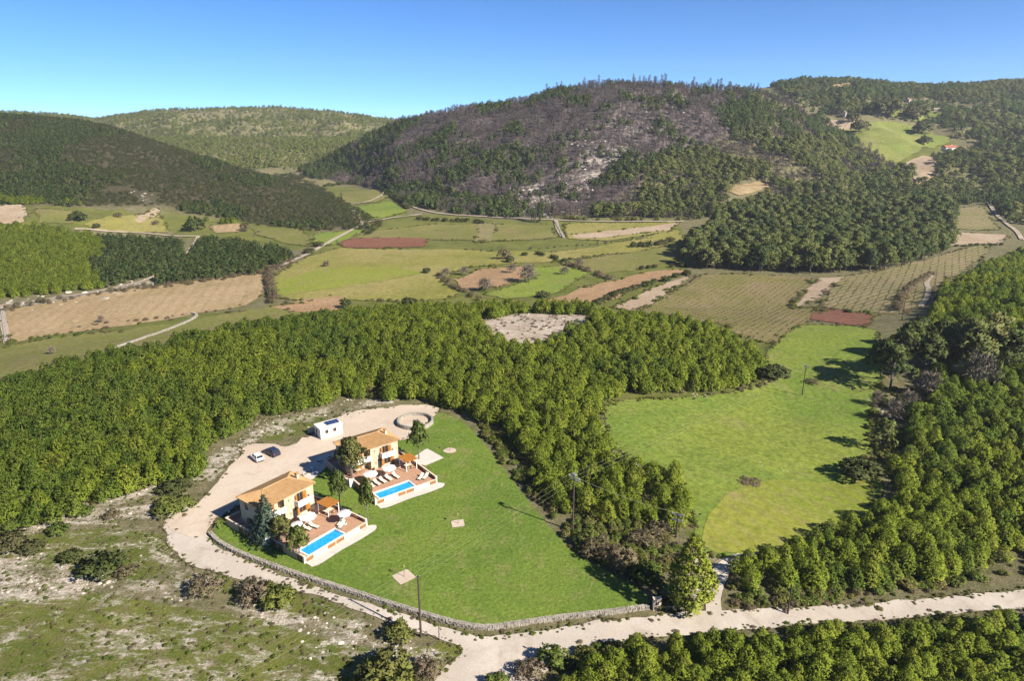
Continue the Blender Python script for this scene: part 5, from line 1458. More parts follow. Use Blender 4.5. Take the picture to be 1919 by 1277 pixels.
    for q in ((0.0, -11.1, 1.5), (13.62, -11.1, 1.6), (-0.95, -1.98, 1.95)):
        b = MB(); b.box(q[0] - .16, q[0] + .16, q[1] - .16, q[1] + .16, -0.2, q[2]); b.build('pillar', M['white'], gw)
    # pergola
    pg = empty('pergola', W(10.4, -4.7, TZ), th); tag(pg, 'orange slatted timber pergola over the dining table of ' + who, 'pergola', 'orange pergolas')
    for x in (0.1, 2.5):
        for y in (0.1, 2.9):
            b = MB(); b.box(x - .07, x + .07, y - .07, y + .07, 0.0, 2.2); b.build('post', M['canvas'], pg)
    b = MB(); b.box(-0.1, 2.7, 0.03, 0.17, 2.203, 2.33); b.box(-0.1, 2.7, 2.83, 2.97, 2.203, 2.33); b.build('beam', M['wood'], pg)
    for k in range(19):
        b = MB(); x = -0.08 + k * 0.147; b.box(x, x + 0.115, -0.15, 3.15, 2.333, 2.42); b.build('slat', M['wood'], pg)
    dining_table(W(11.7, -3.2, TZ), th, 'dining table under the pergola of ' + who)
    for k, (dx, dy, a) in enumerate(((-0.45, 0.75, 0), (0.45, 0.75, 0), (-0.45, -0.75, math.pi), (0.45, -0.75, math.pi))):
        chair(W(11.7 + dx, -3.2 + dy, TZ), th + a, 'brown dining chair, %s, under the pergola of %s' % (('rear left', 'rear right', 'front left', 'front right')[k], who), 'chairs under the pergola of ' + who)
    # plant pots along the house
    for x in (5.4, 9.9):
        e = empty('plant_pot', W(x, 0.0, TZ), 0); tag(e, ('potted plant beside the front door of ' if x < 6 else 'potted plant below the right balcony of ') + who, 'plant pot')
        b = MB(); b.lathe([(0.14, 0.003), (0.2, 0.35), (0.18, 0.352)], 10); b.build('pot', M['terracotta'], e)
        o = link('foliage', KINDS['shrub'][0][1][1], e); o.location = (0, 0, 0.33); o.scale = (0.5, 0.5, 0.55)
    # pale paving below the front wall
    drape('paving', [tuple(W(x, y)[:2]) for x, y in ((0.1, -11.22), (13.7, -11.22), (14.9, -12.3), (14.0, -13.5), (10.2, -13.6), (6, -13.3), (1.2, -13.5), (0.0, -13.0))], M['pave'], 0.14, 0.9, 'pale paving strip below the pool wall of ' + who)
    return W, th
V1W, V1T = villa((-43.5, 103.5), 54.0, True)
V2W, V2T = villa((-33.0, 124.0), 38.0, False)
for px, py, r, lab in ((576, 968, 1.55, 'white parasol closest to the house wall of the nearer villa'), (556, 983, 1.1, 'small white parasol half hidden by garden trees'), (645, 962, 1.25, 'white parasol beyond the orange pergola of the nearer villa'),
                       (694, 888, 1.45, 'white parasol on the left of the farther terrace'), (729, 877, 1.45, 'white parasol in the middle of the farther terrace')):
    p = atz(px, py, TZ + 2.3); p.z = TZ; parasol(p, r, lab)
for k, (px, py) in enumerate(((695.4, 909.5), (706.2, 905.3), (717, 901), (728.2, 896.9), (741.9, 892.6))):
    p = atz(px, py, TZ + 0.35); p.z = TZ
    lounger(p, V2T + 0.12, 'cream sun lounger, %s of five in the row by the farther pool' % ('leftmost', 'second from left', 'middle one', 'second from right', 'rightmost')[k], 'row of loungers by the farther pool')
for k, (px, py, a) in enumerate(((788.4, 894.5, -1.0), (797.5, 893.5, -1.0))):
    p = atz(px, py, TZ + 0.35); p.z = TZ
    lounger(p, V2T + a, ('cream', 'dark shaded')[k] + ' sun lounger set apart at the right end of the farther pool', 'loungers at the pool end')
for k, (px, py, a) in enumerate(((574, 990, .2), (588, 986, .2), (638.5, 979.5, -1.15), (640.5, 984, -1.15))):
    p = atz(px, py, TZ + 0.35); p.z = TZ
    lounger(p, V1T + a, ('sun lounger half hidden by garden trees at the nearer pool', 'sun lounger facing the middle of the nearer pool', 'back one of two loungers by the right wall of the nearer terrace', 'front one of two loungers by the right wall of the nearer terrace')[k], 'loungers by the nearer pool')
dining_table(V2W(2.4, 1.2, TZ), V2T, 'small table in the porch of the farther villa', 1.2, 0.8)
dining_table(V1W(2.4, 1.2, TZ), V1T, 'small table in the porch of the nearer villa', 1.2, 0.8)
sheet('paving', [(776, 858), (800, 842), (832, 860), (797, 875), (772, 868)], M['pave'], 0.15, 1.0, 'pale paved corner right of the farther villa', 0.02, 0)
sheet('paving', [(588, 862), (628, 850), (618, 872), (584, 903), (572, 898), (566, 890)], M['pave'], 0.19, 1.0, 'pale paved ramp between the two villas', 0.05, 0)

# grill on the lawn side of the nearer terrace wall
p = atz(672, 972, 0.4); p.z = 0.0
e = empty('barbecue', (p.x, p.y, 0.06), V1T); tag(e, 'dark barbecue outside the right wall of the nearer terrace', 'barbecue')
b = MB(); b.box(-0.5, 0.5, -0.28, 0.28, 0.6, 0.85); b.build('grill', M['darkmetal'], e)
b = MB(); b.add([(-0.5, -0.28, 0.853), (0.5, -0.28, 0.853), (0.5, 0.28, 0.853), (-0.5, 0.28, 0.853), (-0.45, -0.12, 1.1), (0.45, -0.12, 1.1), (0.45, 0.2, 1.1), (-0.45, 0.2, 1.1)], [(3, 2, 1, 0), (4, 5, 6, 7), (0, 1, 5, 4), (1, 2, 6, 5), (2, 3, 7, 6), (3, 0, 4, 7)]); b.build('lid', M['darkmetal'], e)
for x in (-0.45, 0.45):
    for y in (-0.24, 0.24):
        b = MB(); b.box(x - .02, x + .02, y - .02, y + .02, 0, 0.6); b.build('leg', M['darkmetal'], e)

# ------------------------------------------------------------------ pump house with solar panels
th = math.radians(38)
e = empty('utility_hut', (-44.1, 143.2, 0), th); tag(e, 'small white flat roofed hut with solar panels on its roof', 'hut')
X, Y = Vector((1, 0, 0)), Vector((0, 1, 0)); L, D, HH = 5.4, 3.4, 2.75
b = MB()
wall_holes(b, (0, 0, 0), X, Y, L, -0.2, HH, 0.2, [(1.15, 1.95, 1.35, 2.25), (3.1, 3.9, 1.35, 2.25)])
wall_holes(b, (0, D, 0), -Y, X, D - 0.2, -0.2, HH, 0.2, [(0.6, 1.5, 0.0, 2.1)])
wall_holes(b, (L, 0.2, 0), Y, -X, D - 0.4, -0.2, HH, 0.2, []); wall_holes(b, (L, D, 0), -X, -Y, L - 0.2, -0.2, HH, 0.2, [])
b.build('wall', M['white'], e)
b = MB(); b.box(-0.15, L + 0.15, -0.15, D + 0.15, HH + .003, HH + 0.16); rf = b.build('roof', M['white'], e)
opening(e, (0, 0, 0), X, Y, 1.15, 1.95, 1.35, 2.25, False, False, 'slat'); opening(e, (0, 0, 0), X, Y, 3.1, 3.9, 1.35, 2.25, False, False, 'slat')
opening(e, (0, D, 0), -Y, X, 0.6, 1.5, 0.0, 2.1, False, True, 'darkwood')
for k in range(4):
    s = empty('solar_panel', (0, 0, 0)); s.parent = e; s.location = (2.1 + k * 0.78, 0.75, HH + 0.2); s.rotation_euler = (math.radians(8), 0, 0)
    b = MB(); b.box(0, 0.72, 0, 1.75, 0.0, 0.05); b.build('panel_frame', M['metal'], s)
    b = MB()
    for i in range(3):
        for j in range(6): b.box(0.03 + i * 0.222, 0.03 + i * 0.222 + 0.21, 0.04 + j * 0.281, 0.04 + j * 0.281 + 0.27, 0.053, 0.06)
    b.build('solar_cells', M['solar'], s)
e = empty('low_wall', (-47.6, 147.6, 0), th); tag(e, 'short broken grey wall standing left of the white hut', 'wall')
b = MB(); b.box(-0.8, 0.6, -0.15, 0.15, -0.2, 1.3); b.box(-0.8, -0.4, -0.15, 0.15, 1.303, 1.6); b.build('wall', M['cream'], e)
b = MB(); b.box(-0.9, 0.7, -0.2, 0.2, -0.2, 0.12); b.build('footing', M['rock'], e)

# round cistern
c = atz(778, 788, 0.9)
e = empty('round_cistern', (c.x, c.y, 0)); tag(e, 'round open stone cistern with pale floor behind the farther villa', 'cistern')
b = MB(); n = 40; ro, ri = 4.4, 3.95
v = []
for r, z in ((ro + .15, -.3), (ro, 1.15), (ri, 1.15), (ri, 0.28)):
    for k in range(n): v.append((r * math.cos(k * 6.28319 / n), r * math.sin(k * 6.28319 / n), z + (0.04 * math.sin(k * 2.7) if z > 1 else 0)))
f = []
for i in range(3):
    for k in range(n): f.append((i * n + k, i * n + (k + 1) % n, (i + 1) * n + (k + 1) % n, (i + 1) * n + k))
b.add(v, f); b.build('wall', M['drystone'], e)
b = MB(); b.add([(ri * math.cos(k * 6.28319 / n), ri * math.sin(k * 6.28319 / n), 0.3) for k in range(n)], [tuple(range(n))]); b.build('floor', M['pave'], e)

# ------------------------------------------------------------------ cars
def car(loc, rz, paint, label, L=4.1, W=1.75, hgt=1.48):
    e = empty('parked_car', loc, rz); tag(e, label, 'car', 'cars parked in the gravel yard')
    w = W / 2; l = L / 2
    prof = [(-l, 0.35), (-l + .02, 0.85), (-l + .12, 0.98), (-l + .5, 1.0), (0.75, 0.97), (1.25, 0.93), (l - .35, 0.80), (l - .05, 0.66), (l, 0.35), (l - .1, 0.25), (-l + .1, 0.25)]
    b = MB(); n = len(prof); v = []
    for s, ins in ((-1, 0.06), (-1, 0), (1, 0), (1, 0.06)):
        pass
    rows = [(-w, 0.10), (-w + .08, 0.0), (w - .08, 0.0), (w, 0.10)]
    for y, ins in rows:
        for x, z in prof:
            k = 1 - ins * 0.35
            v.append((x * k, y, 0.62 + (z - 0.62) * (1 - ins * 1.2)))
    f = []
    for i in range(3):
        for k in range(n): f.append((i * n + k, (i + 1) * n + k, (i + 1) * n + (k + 1) % n, i * n + (k + 1) % n))
    f += [tuple(range(n)), tuple(reversed(range(3 * n, 4 * n)))]
    b.add(v, f); body = b.build('body', paint, e, True, 0.03)
    # cabin: glass house under a painted roof with pillars
    base = [(-l + .22, 0.99), (1.0, 0.96)]; top = [(-l + .62, hgt - .06), (0.28, hgt - .04)]
    wb, wt = w - .07, w - .24
    b = MB(); b.add([(base[0][0], -wb, base[0][1]), (base[1][0], -wb, base[1][1]), (base[1][0], wb, base[1][1]), (base[0][0], wb, base[0][1]), (top[0][0], -wt, top[0][1]), (top[1][0], -wt, top[1][1]), (top[1][0], wt, top[1][1]), (top[0][0], wt, top[0][1])],
                    [(3, 2, 1, 0), (4, 5, 6, 7), (0, 1, 5, 4), (1, 2, 6, 5), (2, 3, 7, 6), (3, 0, 4, 7)])
    b.build('window', M['glass'], e)
    b = MB(); b.add([(top[0][0] - .06, -wt - .03, top[0][1]), (top[1][0] + .05, -wt - .03, top[1][1]), (top[1][0] + .05, wt + .03, top[1][1]), (top[0][0] - .06, wt + .03, top[0][1]), (top[0][0] + .05, -wt + .05, hgt), (top[1][0] - .1, -wt + .05, hgt + .02), (top[1][0] - .1, wt - .05, hgt + .02), (top[0][0] + .05, wt - .05, hgt)],
                    [(3, 2, 1, 0), (4, 5, 6, 7), (0, 1, 5, 4), (1, 2, 6, 5), (2, 3, 7, 6), (3, 0, 4, 7)])
    b.build('roof', paint, e)
    b = MB()
    for s in (-1, 1):
        for t0, t1 in ((base[0], top[0]), (base[1], top[1]), ((-0.35, 0.98), (-0.38, hgt - .05))):
            b.tube([(t0[0], s * wb, t0[1]), (t1[0], s * wt, t1[1])], 0.045, 5)
    b.build('pillar', paint, e)
    for x in (-l + .75, l - .8):
        for s in (-1, 1):
            o = empty('wheel', (0, 0, 0)); o.parent = e; o.location = (x, s * (w - .08), 0.31)
            b = MB(); b.tube([(0, -.1, 0), (0, .1, 0)], 0.31, 16); b.build('tyre', M['tyre'], o)
            b = MB(); b.tube([(0, s * .06, 0), (0, s * .115, 0)], 0.19, 10); b.build('rim', M['metal'], o)
    for s in (-1, 1):
        b = MB(); b.box(l - .32, l - .06, s * (w - .42) - .16, s * (w - .42) + .16, 0.62, 0.76); b.build('headlight', M['clear_lamp'], e)
        b = MB(); b.box(-l - .015, -l + .1, s * (w - .22) - .12, s * (w - .22) + .12, 0.68, 0.9); b.build('taillight', M['red_lamp'], e)
        b = MB(); b.box(0.62, 0.78, s * (w + .02) - .09, s * (w + .02) + .09, 0.95, 1.08); b.build('mirror', paint, e)
    b = MB(); b.box(-l - .05, -l + .12, -w + .1, w - .1, 0.28, 0.48); b.build('bumper', M['darkmetal'], e)
    b = MB(); b.box(l - .14, l + .05, -w + .12, w - .12, 0.28, 0.44); b.build('bumper', M['darkmetal'], e)
p = atz(481.5, 859, 0.5); car((p.x, p.y, 0.17), math.radians(134), M['paint_white'], 'small white hatchback parked on the gravel left of the dark car', 3.9, 1.7, 1.45)
p = atz(509.5, 849, 0.5); car((p.x, p.y, 0.17), math.radians(140), M['paint_blue'], 'dark blue car parked on the gravel right of the white car', 4.4, 1.85, 1.6)

# ------------------------------------------------------------------ dry stone walls
def stone_wall(pts, hgt, thick, label, seed, size=0.36, gap=None):
    p = P([a for a, b in pts], [b for a, b in pts])[:, :2]
    p = resample(chaikin(p, 2, False), size * 0.95, False)
    r = np.random.default_rng(seed); e = empty('stone_wall', (float(p[0][0]), float(p[0][1]), 0)); tag(e, label, 'stone wall')
    o0 = np.array([p[0][0], p[0][1], 0.0]); b = MB()
    d = np.gradient(p, axis=0); d /= np.linalg.norm(d, axis=1)[:, None] + 1e-9
    zz = H(p[:, 0], p[:, 1])
    rows = max(1, int(round(hgt / (size * 0.62)))); cols = max(1, int(round(thick / size)))
    for i in range(len(p)):
        hh = hgt * (0.75 + 0.5 * vnoise(np.array([i * 0.13]), np.array([seed * 1.7]), 3)[0])
        for j in range(rows):
            for k in range(cols):
                if j * size * 0.62 > hh: continue
                c = np.array([p[i][0], p[i][1], zz[i] + j * size * 0.6 + size * 0.22])
                c[:2] += np.array([-d[i][1], d[i][0]]) * ((k + 0.5) / cols - 0.5) * thick * (1.15 - 0.25 * j / rows) + r.normal(0, 0.03, 2)
                a = math.atan2(d[i][1], d[i][0]) + r.normal(0, 0.25); sx, sy, sz = size * r.uniform(0.42, 0.62), size * r.uniform(0.38, 0.55), size * r.uniform(0.28, 0.42)
                vs = []
                for dz in (-1, 1):
                    for dx, dy in ((-1, -1), (1, -1), (1, 1), (-1, 1)):
                        q = np.array([dx * sx, dy * sy]) * r.uniform(0.72, 1.05); vs.append((c[0] - o0[0] + q[0] * math.cos(a) - q[1] * math.sin(a), c[1] - o0[1] + q[0] * math.sin(a) + q[1] * math.cos(a), c[2] + dz * sz * r.uniform(0.75, 1.1)))
                b.add(vs, [(3, 2, 1, 0), (4, 5, 6, 7), (0, 1, 5, 4), (1, 2, 6, 5), (2, 3, 7, 6), (3, 0, 4, 7)])
    o = b.build('stones', M['drystone'], e); o['kind'] = 'stuff'
stone_wall([(394, 1003), (413, 1022), (468, 1048), (558, 1080), (638, 1105), (718, 1131), (798, 1156), (858, 1173), (910, 1182), (960, 1174), (1040, 1162), (1120, 1154), (1214, 1141)], 0.62, 0.7, 'long low dry stone wall between the lawn and the gravel road', 1)
stone_wall([(1246, 1141), (1275, 1139), (1310, 1136)], 0.6, 0.8, 'short tumbled stone wall under the big roadside pine', 2)
stone_wall([(1130, 835), (1150, 850), (1180, 868), (1210, 880)], 0.5, 0.8, 'tumbled pale stone wall on the left edge of the meadow', 3)
stone_wall([(1395, 1050), (1420, 1042), (1445, 1040)], 0.6, 1.0, 'short pale stone wall at the lower end of the meadow', 4)
stone_wall([(206, 656), (250, 642), (290, 628), (325, 615), (355, 603), (372, 592), (360, 588)], 0.7, 0.9, 'old stone wall crossing the left pasture', 5, 0.6)
stone_wall([(4, 580), (8, 610), (12, 640)], 0.7, 1.0, 'stone wall at the left end of the stubble field', 6, 0.6)
stone_wall([(1040, 415), (1046, 428), (1056, 446)], 1.2, 1.6, 'pale stone bank beside the cypress trees', 7, 0.9)

# meter pillar
p = P1(1230, 1143)
e = empty('meter_pillar', (p.x, p.y, p.z), math.radians(8)); tag(e, 'stone pillar with a small dark meter box beside the road wall', 'pillar')
b = MB(); b.box(-0.6, 0.6, -0.28, 0.28, -0.2, 2.0); b.build('pillar_body', M['stone_pink'], e)
b = MB(); b.box(-0.64, 0.64, -0.32, 0.32, 2.003, 2.1); b.build('cap', M['cream'], e)
b = MB(); b.box(-0.2, 0.22, -0.33, -0.283, 1.0, 1.5); mb_ = b.build('meter_box', M['darkmetal'], e)
b = MB(); b.box(-0.08, 0.1, -0.345, -0.333, 1.2, 1.4); b.build('meter_window', M['clear_lamp'], mb_)

# ------------------------------------------------------------------ poles and cables
def pole(px, py, top, label, arms=0, r=0.13, arm_rot=0.0, arm_len=2.0):
    p = P1(px, py); h = height_to(p, top)
    e = empty('utility_pole', p, arm_rot); tag(e, label, 'utility pole', 'utility poles')
    b = MB(); b.tube([(0, 0, -0.5), (0, 0, h)], [r * 1.25, r * 0.8], 8); b.build('pole', M['polewood'], e)
    for k in range(arms):
        z = h - 0.35 - k * 1.1; l = arm_len * (1 - 0.2 * k)
        b = MB(); b.box(-l / 2, l / 2, -0.16, -0.06, z - 0.07, z + 0.07); b.box(-l / 2, l / 2, 0.06, 0.16, z - 0.07, z + 0.07); a = b.build('crossarm', M['metal'], e)
        for x in (-0.92, 0.0, 0.92):
            b = MB(); b.lathe([(0.03, z + .073), (0.07, z + .14), (0.05, z + .2), (0.075, z + .25), (0.03, z + .34)], 8, x * l / 2, 0); b.build('insulator', M['porcelain'], a)
        b = MB(); b.tube([(-l * .4, 0, z), (0, 0, z - .55), (l * .4, 0, z)], 0.03, 5); b.build('brace', M['metal'], a)
    return e, p, h
dB = math.atan2(78.0 - 10.9, 170.5 - 106.7)
rotB = -dB
eA, pA, hA = pole(789, 1195, 1080, 'tall bare wooden pole beside the gravel road in front of the lawn', 0, 0.14)
b = MB(); b.box(-0.3, 0.3, -0.04, 0.04, hA - 0.2, hA - 0.12); br = b.build('bracket', M['darkmetal'], eA)
for x in (-0.24, 0.24):
    b = MB(); b.lathe([(0.03, hA - .117), (0.05, hA - .05), (0.02, hA + .03)], 6, x, 0); b.build('insulator', M['porcelain'], br)
eB, pB, hB = pole(1073, 996, 893, 'pole with a pale double crossarm at the edge of the lawn', 1, 0.14, rotB, 2.4)
b = MB(); b.box(-0.1, 1.5, 0.4, 0.5, hB - 1.1, hB - 1.0); b.box(-0.8, -0.1, 0.3, 0.8, hB - .2, hB + .1); b.build('switch_gear', M['metal'], eB)
eC, pC, hC = pole(1267, 1008, 962, 'pole with two crossarms standing behind the roadside pine', 2, 0.16, rotB + 0.35, 2.2)
pole(1503, 742, 684, 'lone thin pole standing out in the green meadow', 1, 0.12, rotB, 1.6)
eD_p = P1(1503, 742); hD = height_to(eD_p, 684)
pole(1476, 1152, 1098, 'short pole on the near side of the gravel road, right', 0, 0.12)
pole(823, 1201, 1175, 'short thin post beside the gravel road', 0, 0.06)
pole(1705, 500, 470, 'small far pole beside the striped vineyard', 0, 0.16)
pole(1690, 600, 560, 'pole at the corner of the striped vineyard', 0, 0.13)
def cable(a, b_, sag, label, rad=0.009, n=24):
    a, b_ = Vector(a), Vector(b_); pts = []
    for i in range(n + 1):
        t = i / n; q = a.lerp(b_, t); q.z -= sag * 4 * t * (1 - t); pts.append(tuple(q))
    m = MB(); m.tube(pts, rad, 4, False); tag(m.build('power_cable', M['cable']), label, 'cable', 'overhead power cables')
axB = Vector((math.cos(rotB), math.sin(rotB), 0))
far_sw = Vector((-75.0, 20.0, 8.5)); far_sw = pB + (Vector((-0.72, -0.69, 0)) * 130); far_sw.z = pB.z + hB
nm = ('left', 'middle', 'right')
for k, o in enumerate((-1.1, 0, 1.1)):
    cable(pB + axB * o + Vector((0, 0, hB - .05)), Vector(eD_p) + axB * (o * 0.65) + Vector((0, 0, hD - .05)), 1.2, '%s cable of three from the lawn pole out to the meadow pole' % nm[k])
    cable(pB + axB * o + Vector((0, 0, hB - .05)), far_sw + axB * o, 3.0, '%s cable of three from the lawn pole across the lower left ground' % nm[k])
    cable(pB + axB * o + Vector((0, 0, hB - .05)), pC + Vector((math.cos(rotB + .35), math.sin(rotB + .35), 0)) * o + Vector((0, 0, hC)), 0.6, '%s cable of three linking the lawn pole and the double arm pole' % nm[k], 0.015)
# garden lamps
for px, py, top, lab in ((585, 889, 877, 'black garden lamp post beside the ramp between the villas'), (431, 972, 960, 'small globe lamp at the left corner of the nearer villa')):
    p = P1(px, py); h = height_to(p, top); e = empty('garden_lamp', (p.x, p.y, p.z + 0.1)); tag(e, lab, 'lamp post', 'garden lamps')
    b = MB(); b.tube([(0, 0, -.2), (0, 0, h - .2)], 0.04, 6); b.build('post', M['darkmetal'], e)
    b = MB(); b.lathe([(0.05, h - .2), (0.14, h - .12), (0.15, h), (0.05, h + .1)], 8); b.build('lantern', M['canvas'], e)

# ------------------------------------------------------------------ saplings on their gravel squares
for k, (px, py, w, lab) in enumerate(((843, 846, 2.4, 'farthest'), (858, 983, 2.3, 'middle'), (757, 1083, 2.9, 'nearest'))):
    p = P1(px, py); a = math.radians((20, 12, 40)[k])
    q = [(p.x + w / 2 * (cx * math.cos(a) - cy * math.sin(a)), p.y + w / 2 * (cx * math.sin(a) + cy * math.cos(a))) for cx, cy in ((-1, -1), (1, -1), (1, 1), (-1, 1))]
    if k == 0: q = [(p.x + w * 0.62 * math.cos(t), p.y + w * 0.55 * math.sin(t)) for t in np.linspace(0, 6.1, 14)]
    drape('gravel_square', q, M['court'], 0.12, 0.5, '%s sandy planting patch on the lawn' % lab)
    e = empty('sapling', (p.x, p.y, p.z + 0.1)); tag(e, 'thin staked sapling on the %s sandy patch of the lawn' % lab, 'sapling', 'saplings on the lawn')
    b = MB(); b.tube([(0, 0, -.1), (0.02, 0, 1.0), (0, 0.03, 2.0)], [0.03, 0.025, 0.012], 5); b.build('stem', M['bark'], e)
    b = MB(); b.tube([(0.18, 0, -.1), (0.18, 0, 1.4)], 0.025, 5); b.build('stake', M['slat'], e)
    link('leaves', foliage_mesh('leaves', lobe_clumps([((0, 0.02, 1.95), 0.16, 0.3)], 14, 0.16, 900 + k), 6, 0.5, 900 + k, M['leaf_yellow']), e)

# ------------------------------------------------------------------ garden trees
def tree_at(px, py, top, kind, wid, name, label, group=None, variant=None):
    p = P1(px, py); h = height_to(p, top)
    return plant(name, kind, (p.x, p.y, p.z - 0.05), h, h * wid, label, 'tree', group, variant)
tree_at(503, 1014, 927, 'spruce', 1.25, 'spruce_tree', 'blue green conical spruce in front of the nearer villa')
tree_at(530, 1022, 970, 'garden', 0.85, 'garden_pine', 'brownish spreading pine right of the blue spruce', variant=0)
tree_at(563, 1053, 988, 'garden', 0.7, 'garden_pine', 'small dark pine at the left corner of the nearer pool', variant=1)
tree_at(637, 954, 884, 'garden', 0.52, 'garden_pine', 'tall slim pine on the lawn between the two terraces', variant=2)
tree_at(690, 978, 899, 'garden', 0.38, 'garden_pine', 'narrow dark pine at the front corner of the farther pool', variant=3)
tree_at(661, 905, 823, 'garden', 0.74, 'garden_pine', 'large round pine covering the left end of the farther villa', variant=1)
tree_at(785, 862, 793, 'garden', 0.62, 'garden_pine', 'pine at the right corner of the farther villa', variant=0)
# little palm
p = P1(412, 988); e = empty('palm_shrub', (p.x, p.y, p.z)); tag(e, 'small leafy palm at the left end of the nearer garden wall', 'palm')
b = MB(); b.tube([(0, 0, -.1), (0, 0, 0.9)], [0.13, 0.1], 6); b.build('trunk', M['bark'], e)
for k in range(12):
    a = k * 2.4; V = []; F = []; n = 6; el = 0.9 - 0.07 * k
    for i in range(n + 1):
        t = i / n; r_l = 1.35 * t; z = 0.9 + 1.1 * t * el - 1.1 * t * t * 0.8; w = 0.16 * math.sin(math.pi * min(1, t * 0.9 + 0.1))
        c_, s_ = math.cos(a), math.sin(a)
        V += [(r_l * c_ - w * s_, r_l * s_ + w * c_, z - 0.05), (r_l * c_, r_l * s_, z), (r_l * c_ + w * s_, r_l * s_ - w * c_, z - 0.05)]
    for i in range(n):
        for j in (0, 1): F.append((i * 3 + j, i * 3 + j + 1, i * 3 + j + 4, i * 3 + j + 3))
    link('frond', mesh_np('frond', V, F, [M['shrub']]), e)
tree_at(1290, 1140, 1004, 'big_pine', 0.85, 'roadside_pine', 'large bushy yellow green pine beside the stone meter pillar', variant=2)

# ------------------------------------------------------------------ single shrubs and bushes of the open ground
def bush(px, py, dia_px, kind, label, hr=0.75, group=None, name='shrub'):
    p = P1(px, py); zc = p.y * math.cos(PITCH) + (CAM_H - p.z) * math.sin(PITCH); w = dia_px * zc / FPX
    return plant(name, kind, (p.x, p.y, p.z - 0.05), w * hr, w * 1.05, label, 'shrub', group)
for a in ((190, 1078, 80, 'shrub_dark', 'round dark green bush on the stony ground at lower left', 0.62), (238, 1078, 40, 'shrub_dry', 'small grey bush touching the round dark green bush', 0.6),
          (132, 1052, 42, 'shrub_dark', 'dark bush up and left of the round dark green bush', 0.6), (385, 1112, 62, 'shrub_dry', 'brown grey bush beside the bend of the gravel road', 0.75),
          (478, 1124, 66, 'shrub_dry', 'large brown bush below the gravel road', 0.8), (522, 1134, 62, 'shrub', 'green bush right of the large brown bush below the road', 0.7),
          (506, 1118, 34, 'shrub', 'yellowish bush between the brown and the green bush', 1.1), (728, 1288, 118, 'shrub', 'very large green bush at the bottom edge of the picture', 0.62),
          (748, 1196, 52, 'shrub', 'green bush at the foot of the tall bare pole', 0.7), (800, 1268, 60, 'shrub_dry', 'low brown bush right of the very large green bush', 0.7),
          (20, 1026, 60, 'shrub_dark', 'dark bush at the left edge below the ridge wood', 0.6), (62, 1032, 46, 'shrub_dark', 'second dark bush from the left edge', 0.5), (110, 1000, 40, 'shrub', 'green bush under the lower corner of the ridge wood', 0.6),
          (212, 970, 32, 'shrub_dry', 'brown bush among pale rocks left of the road', 0.6), (325, 956, 70, 'shrub', 'wide low green bush left of the gravel bend', 0.4), (255, 915, 46, 'shrub_dark', 'dark bush on the rocks below the ridge wood', 0.6),
          (330, 920, 60, 'shrub_dark', 'low dark bush by the upper edge of the rocks', 0.4), (160, 965, 34, 'shrub', 'green bush on the rocks at the wood corner', 0.6),
          (1160, 1062, 70, 'shrub_dry', 'pale grey round bush between the lawn and the roadside pine', 0.8), (1120, 1040, 66, 'shrub_dry', 'reddish brown bush at the lower lawn edge', 0.6), (1100, 1020, 50, 'shrub', 'green bush by the foot of the lawn pole', 0.6),
          (1212, 1088, 62, 'shrub', 'broad green bush left of the roadside pine', 0.65), (1180, 1080, 40, 'shrub_dark', 'dark bush beside the pale grey round bush', 0.7), (1240, 1135, 40, 'shrub_dark', 'small dark bush behind the meter pillar', 0.6),
          (1205, 1020, 60, 'shrub_dry', 'tangled brown bush below the strip of pines', 0.5), (1235, 1000, 50, 'shrub_dry', 'brown bush left of the double arm pole', 0.5),
          (1612, 895, 75, 'shrub_dark', 'dark flat bush at the right edge of the meadow', 0.55), (1405, 905, 44, 'shrub_dry', 'dark low patch of bush in the middle of the meadow', 0.14),
          (1522, 718, 26, 'shrub_dry', 'tiny brown bush in the meadow by the lone pole', 0.35), (1450, 706, 60, 'shrub_dark', 'dark bush at the tip of the ridge wood', 0.45),
          (990, 1268, 60, 'shrub_dry', 'brown bush at the bottom edge left of the front pines', 0.7), (1035, 1246, 56, 'shrub', 'green bush at the left end of the front pine stand', 0.8), (930, 1285, 44, 'shrub', 'green bush at the bottom edge beside the road mouth', 0.6),
          (648, 578, 20, 'shrub_dark', 'small pointed dark tree in the field behind the ridge', 1.2), (767, 572, 28, 'shrub_dark', 'round dark bush in the field behind the ridge', 0.7),
          (1018, 558, 26, 'shrub_dark', 'round bush at the foot of the green paddock', 0.6), (612, 500, 14, 'shrub_dry', 'small grey bush in the valley meadow', 1.1), (800, 512, 16, 'shrub_dark', 'small dark bush beside the fallow plot', 0.8),
          (945, 486, 26, 'shrub_dry', 'dark reddish bush above the fallow plot', 1.0), (955, 492, 18, 'shrub_dark', 'green bush beside the dark reddish bush', 0.9), (365, 432, 34, 'shrub_dark', 'round dark tree beside the terrace track', 0.9),
          (148, 414, 30, 'shrub_dark', 'dark bush between the terrace plots', 0.7), (182, 428, 14, 'shrub_dark', 'tiny bush on the yellow terrace plot', 0.8), (222, 408, 16, 'shrub_dry', 'small bush at the top of the yellow terrace plot', 0.8),
          (292, 422, 14, 'shrub_dry', 'small brown bush at the right of the yellow terrace plot', 0.8), (460, 434, 18, 'shrub_dry', 'tall brown bush between the terrace plots', 1.3), (598, 462, 20, 'shrub_dark', 'dark bush beside the red field', 0.6),
          (580, 475, 22, 'shrub_dark', 'dark bush where the track meets the meadow', 0.6), (510, 490, 24, 'shrub', 'green bush at the end of the left woods', 0.6)):
    if a[2] > 2: bush(*a)
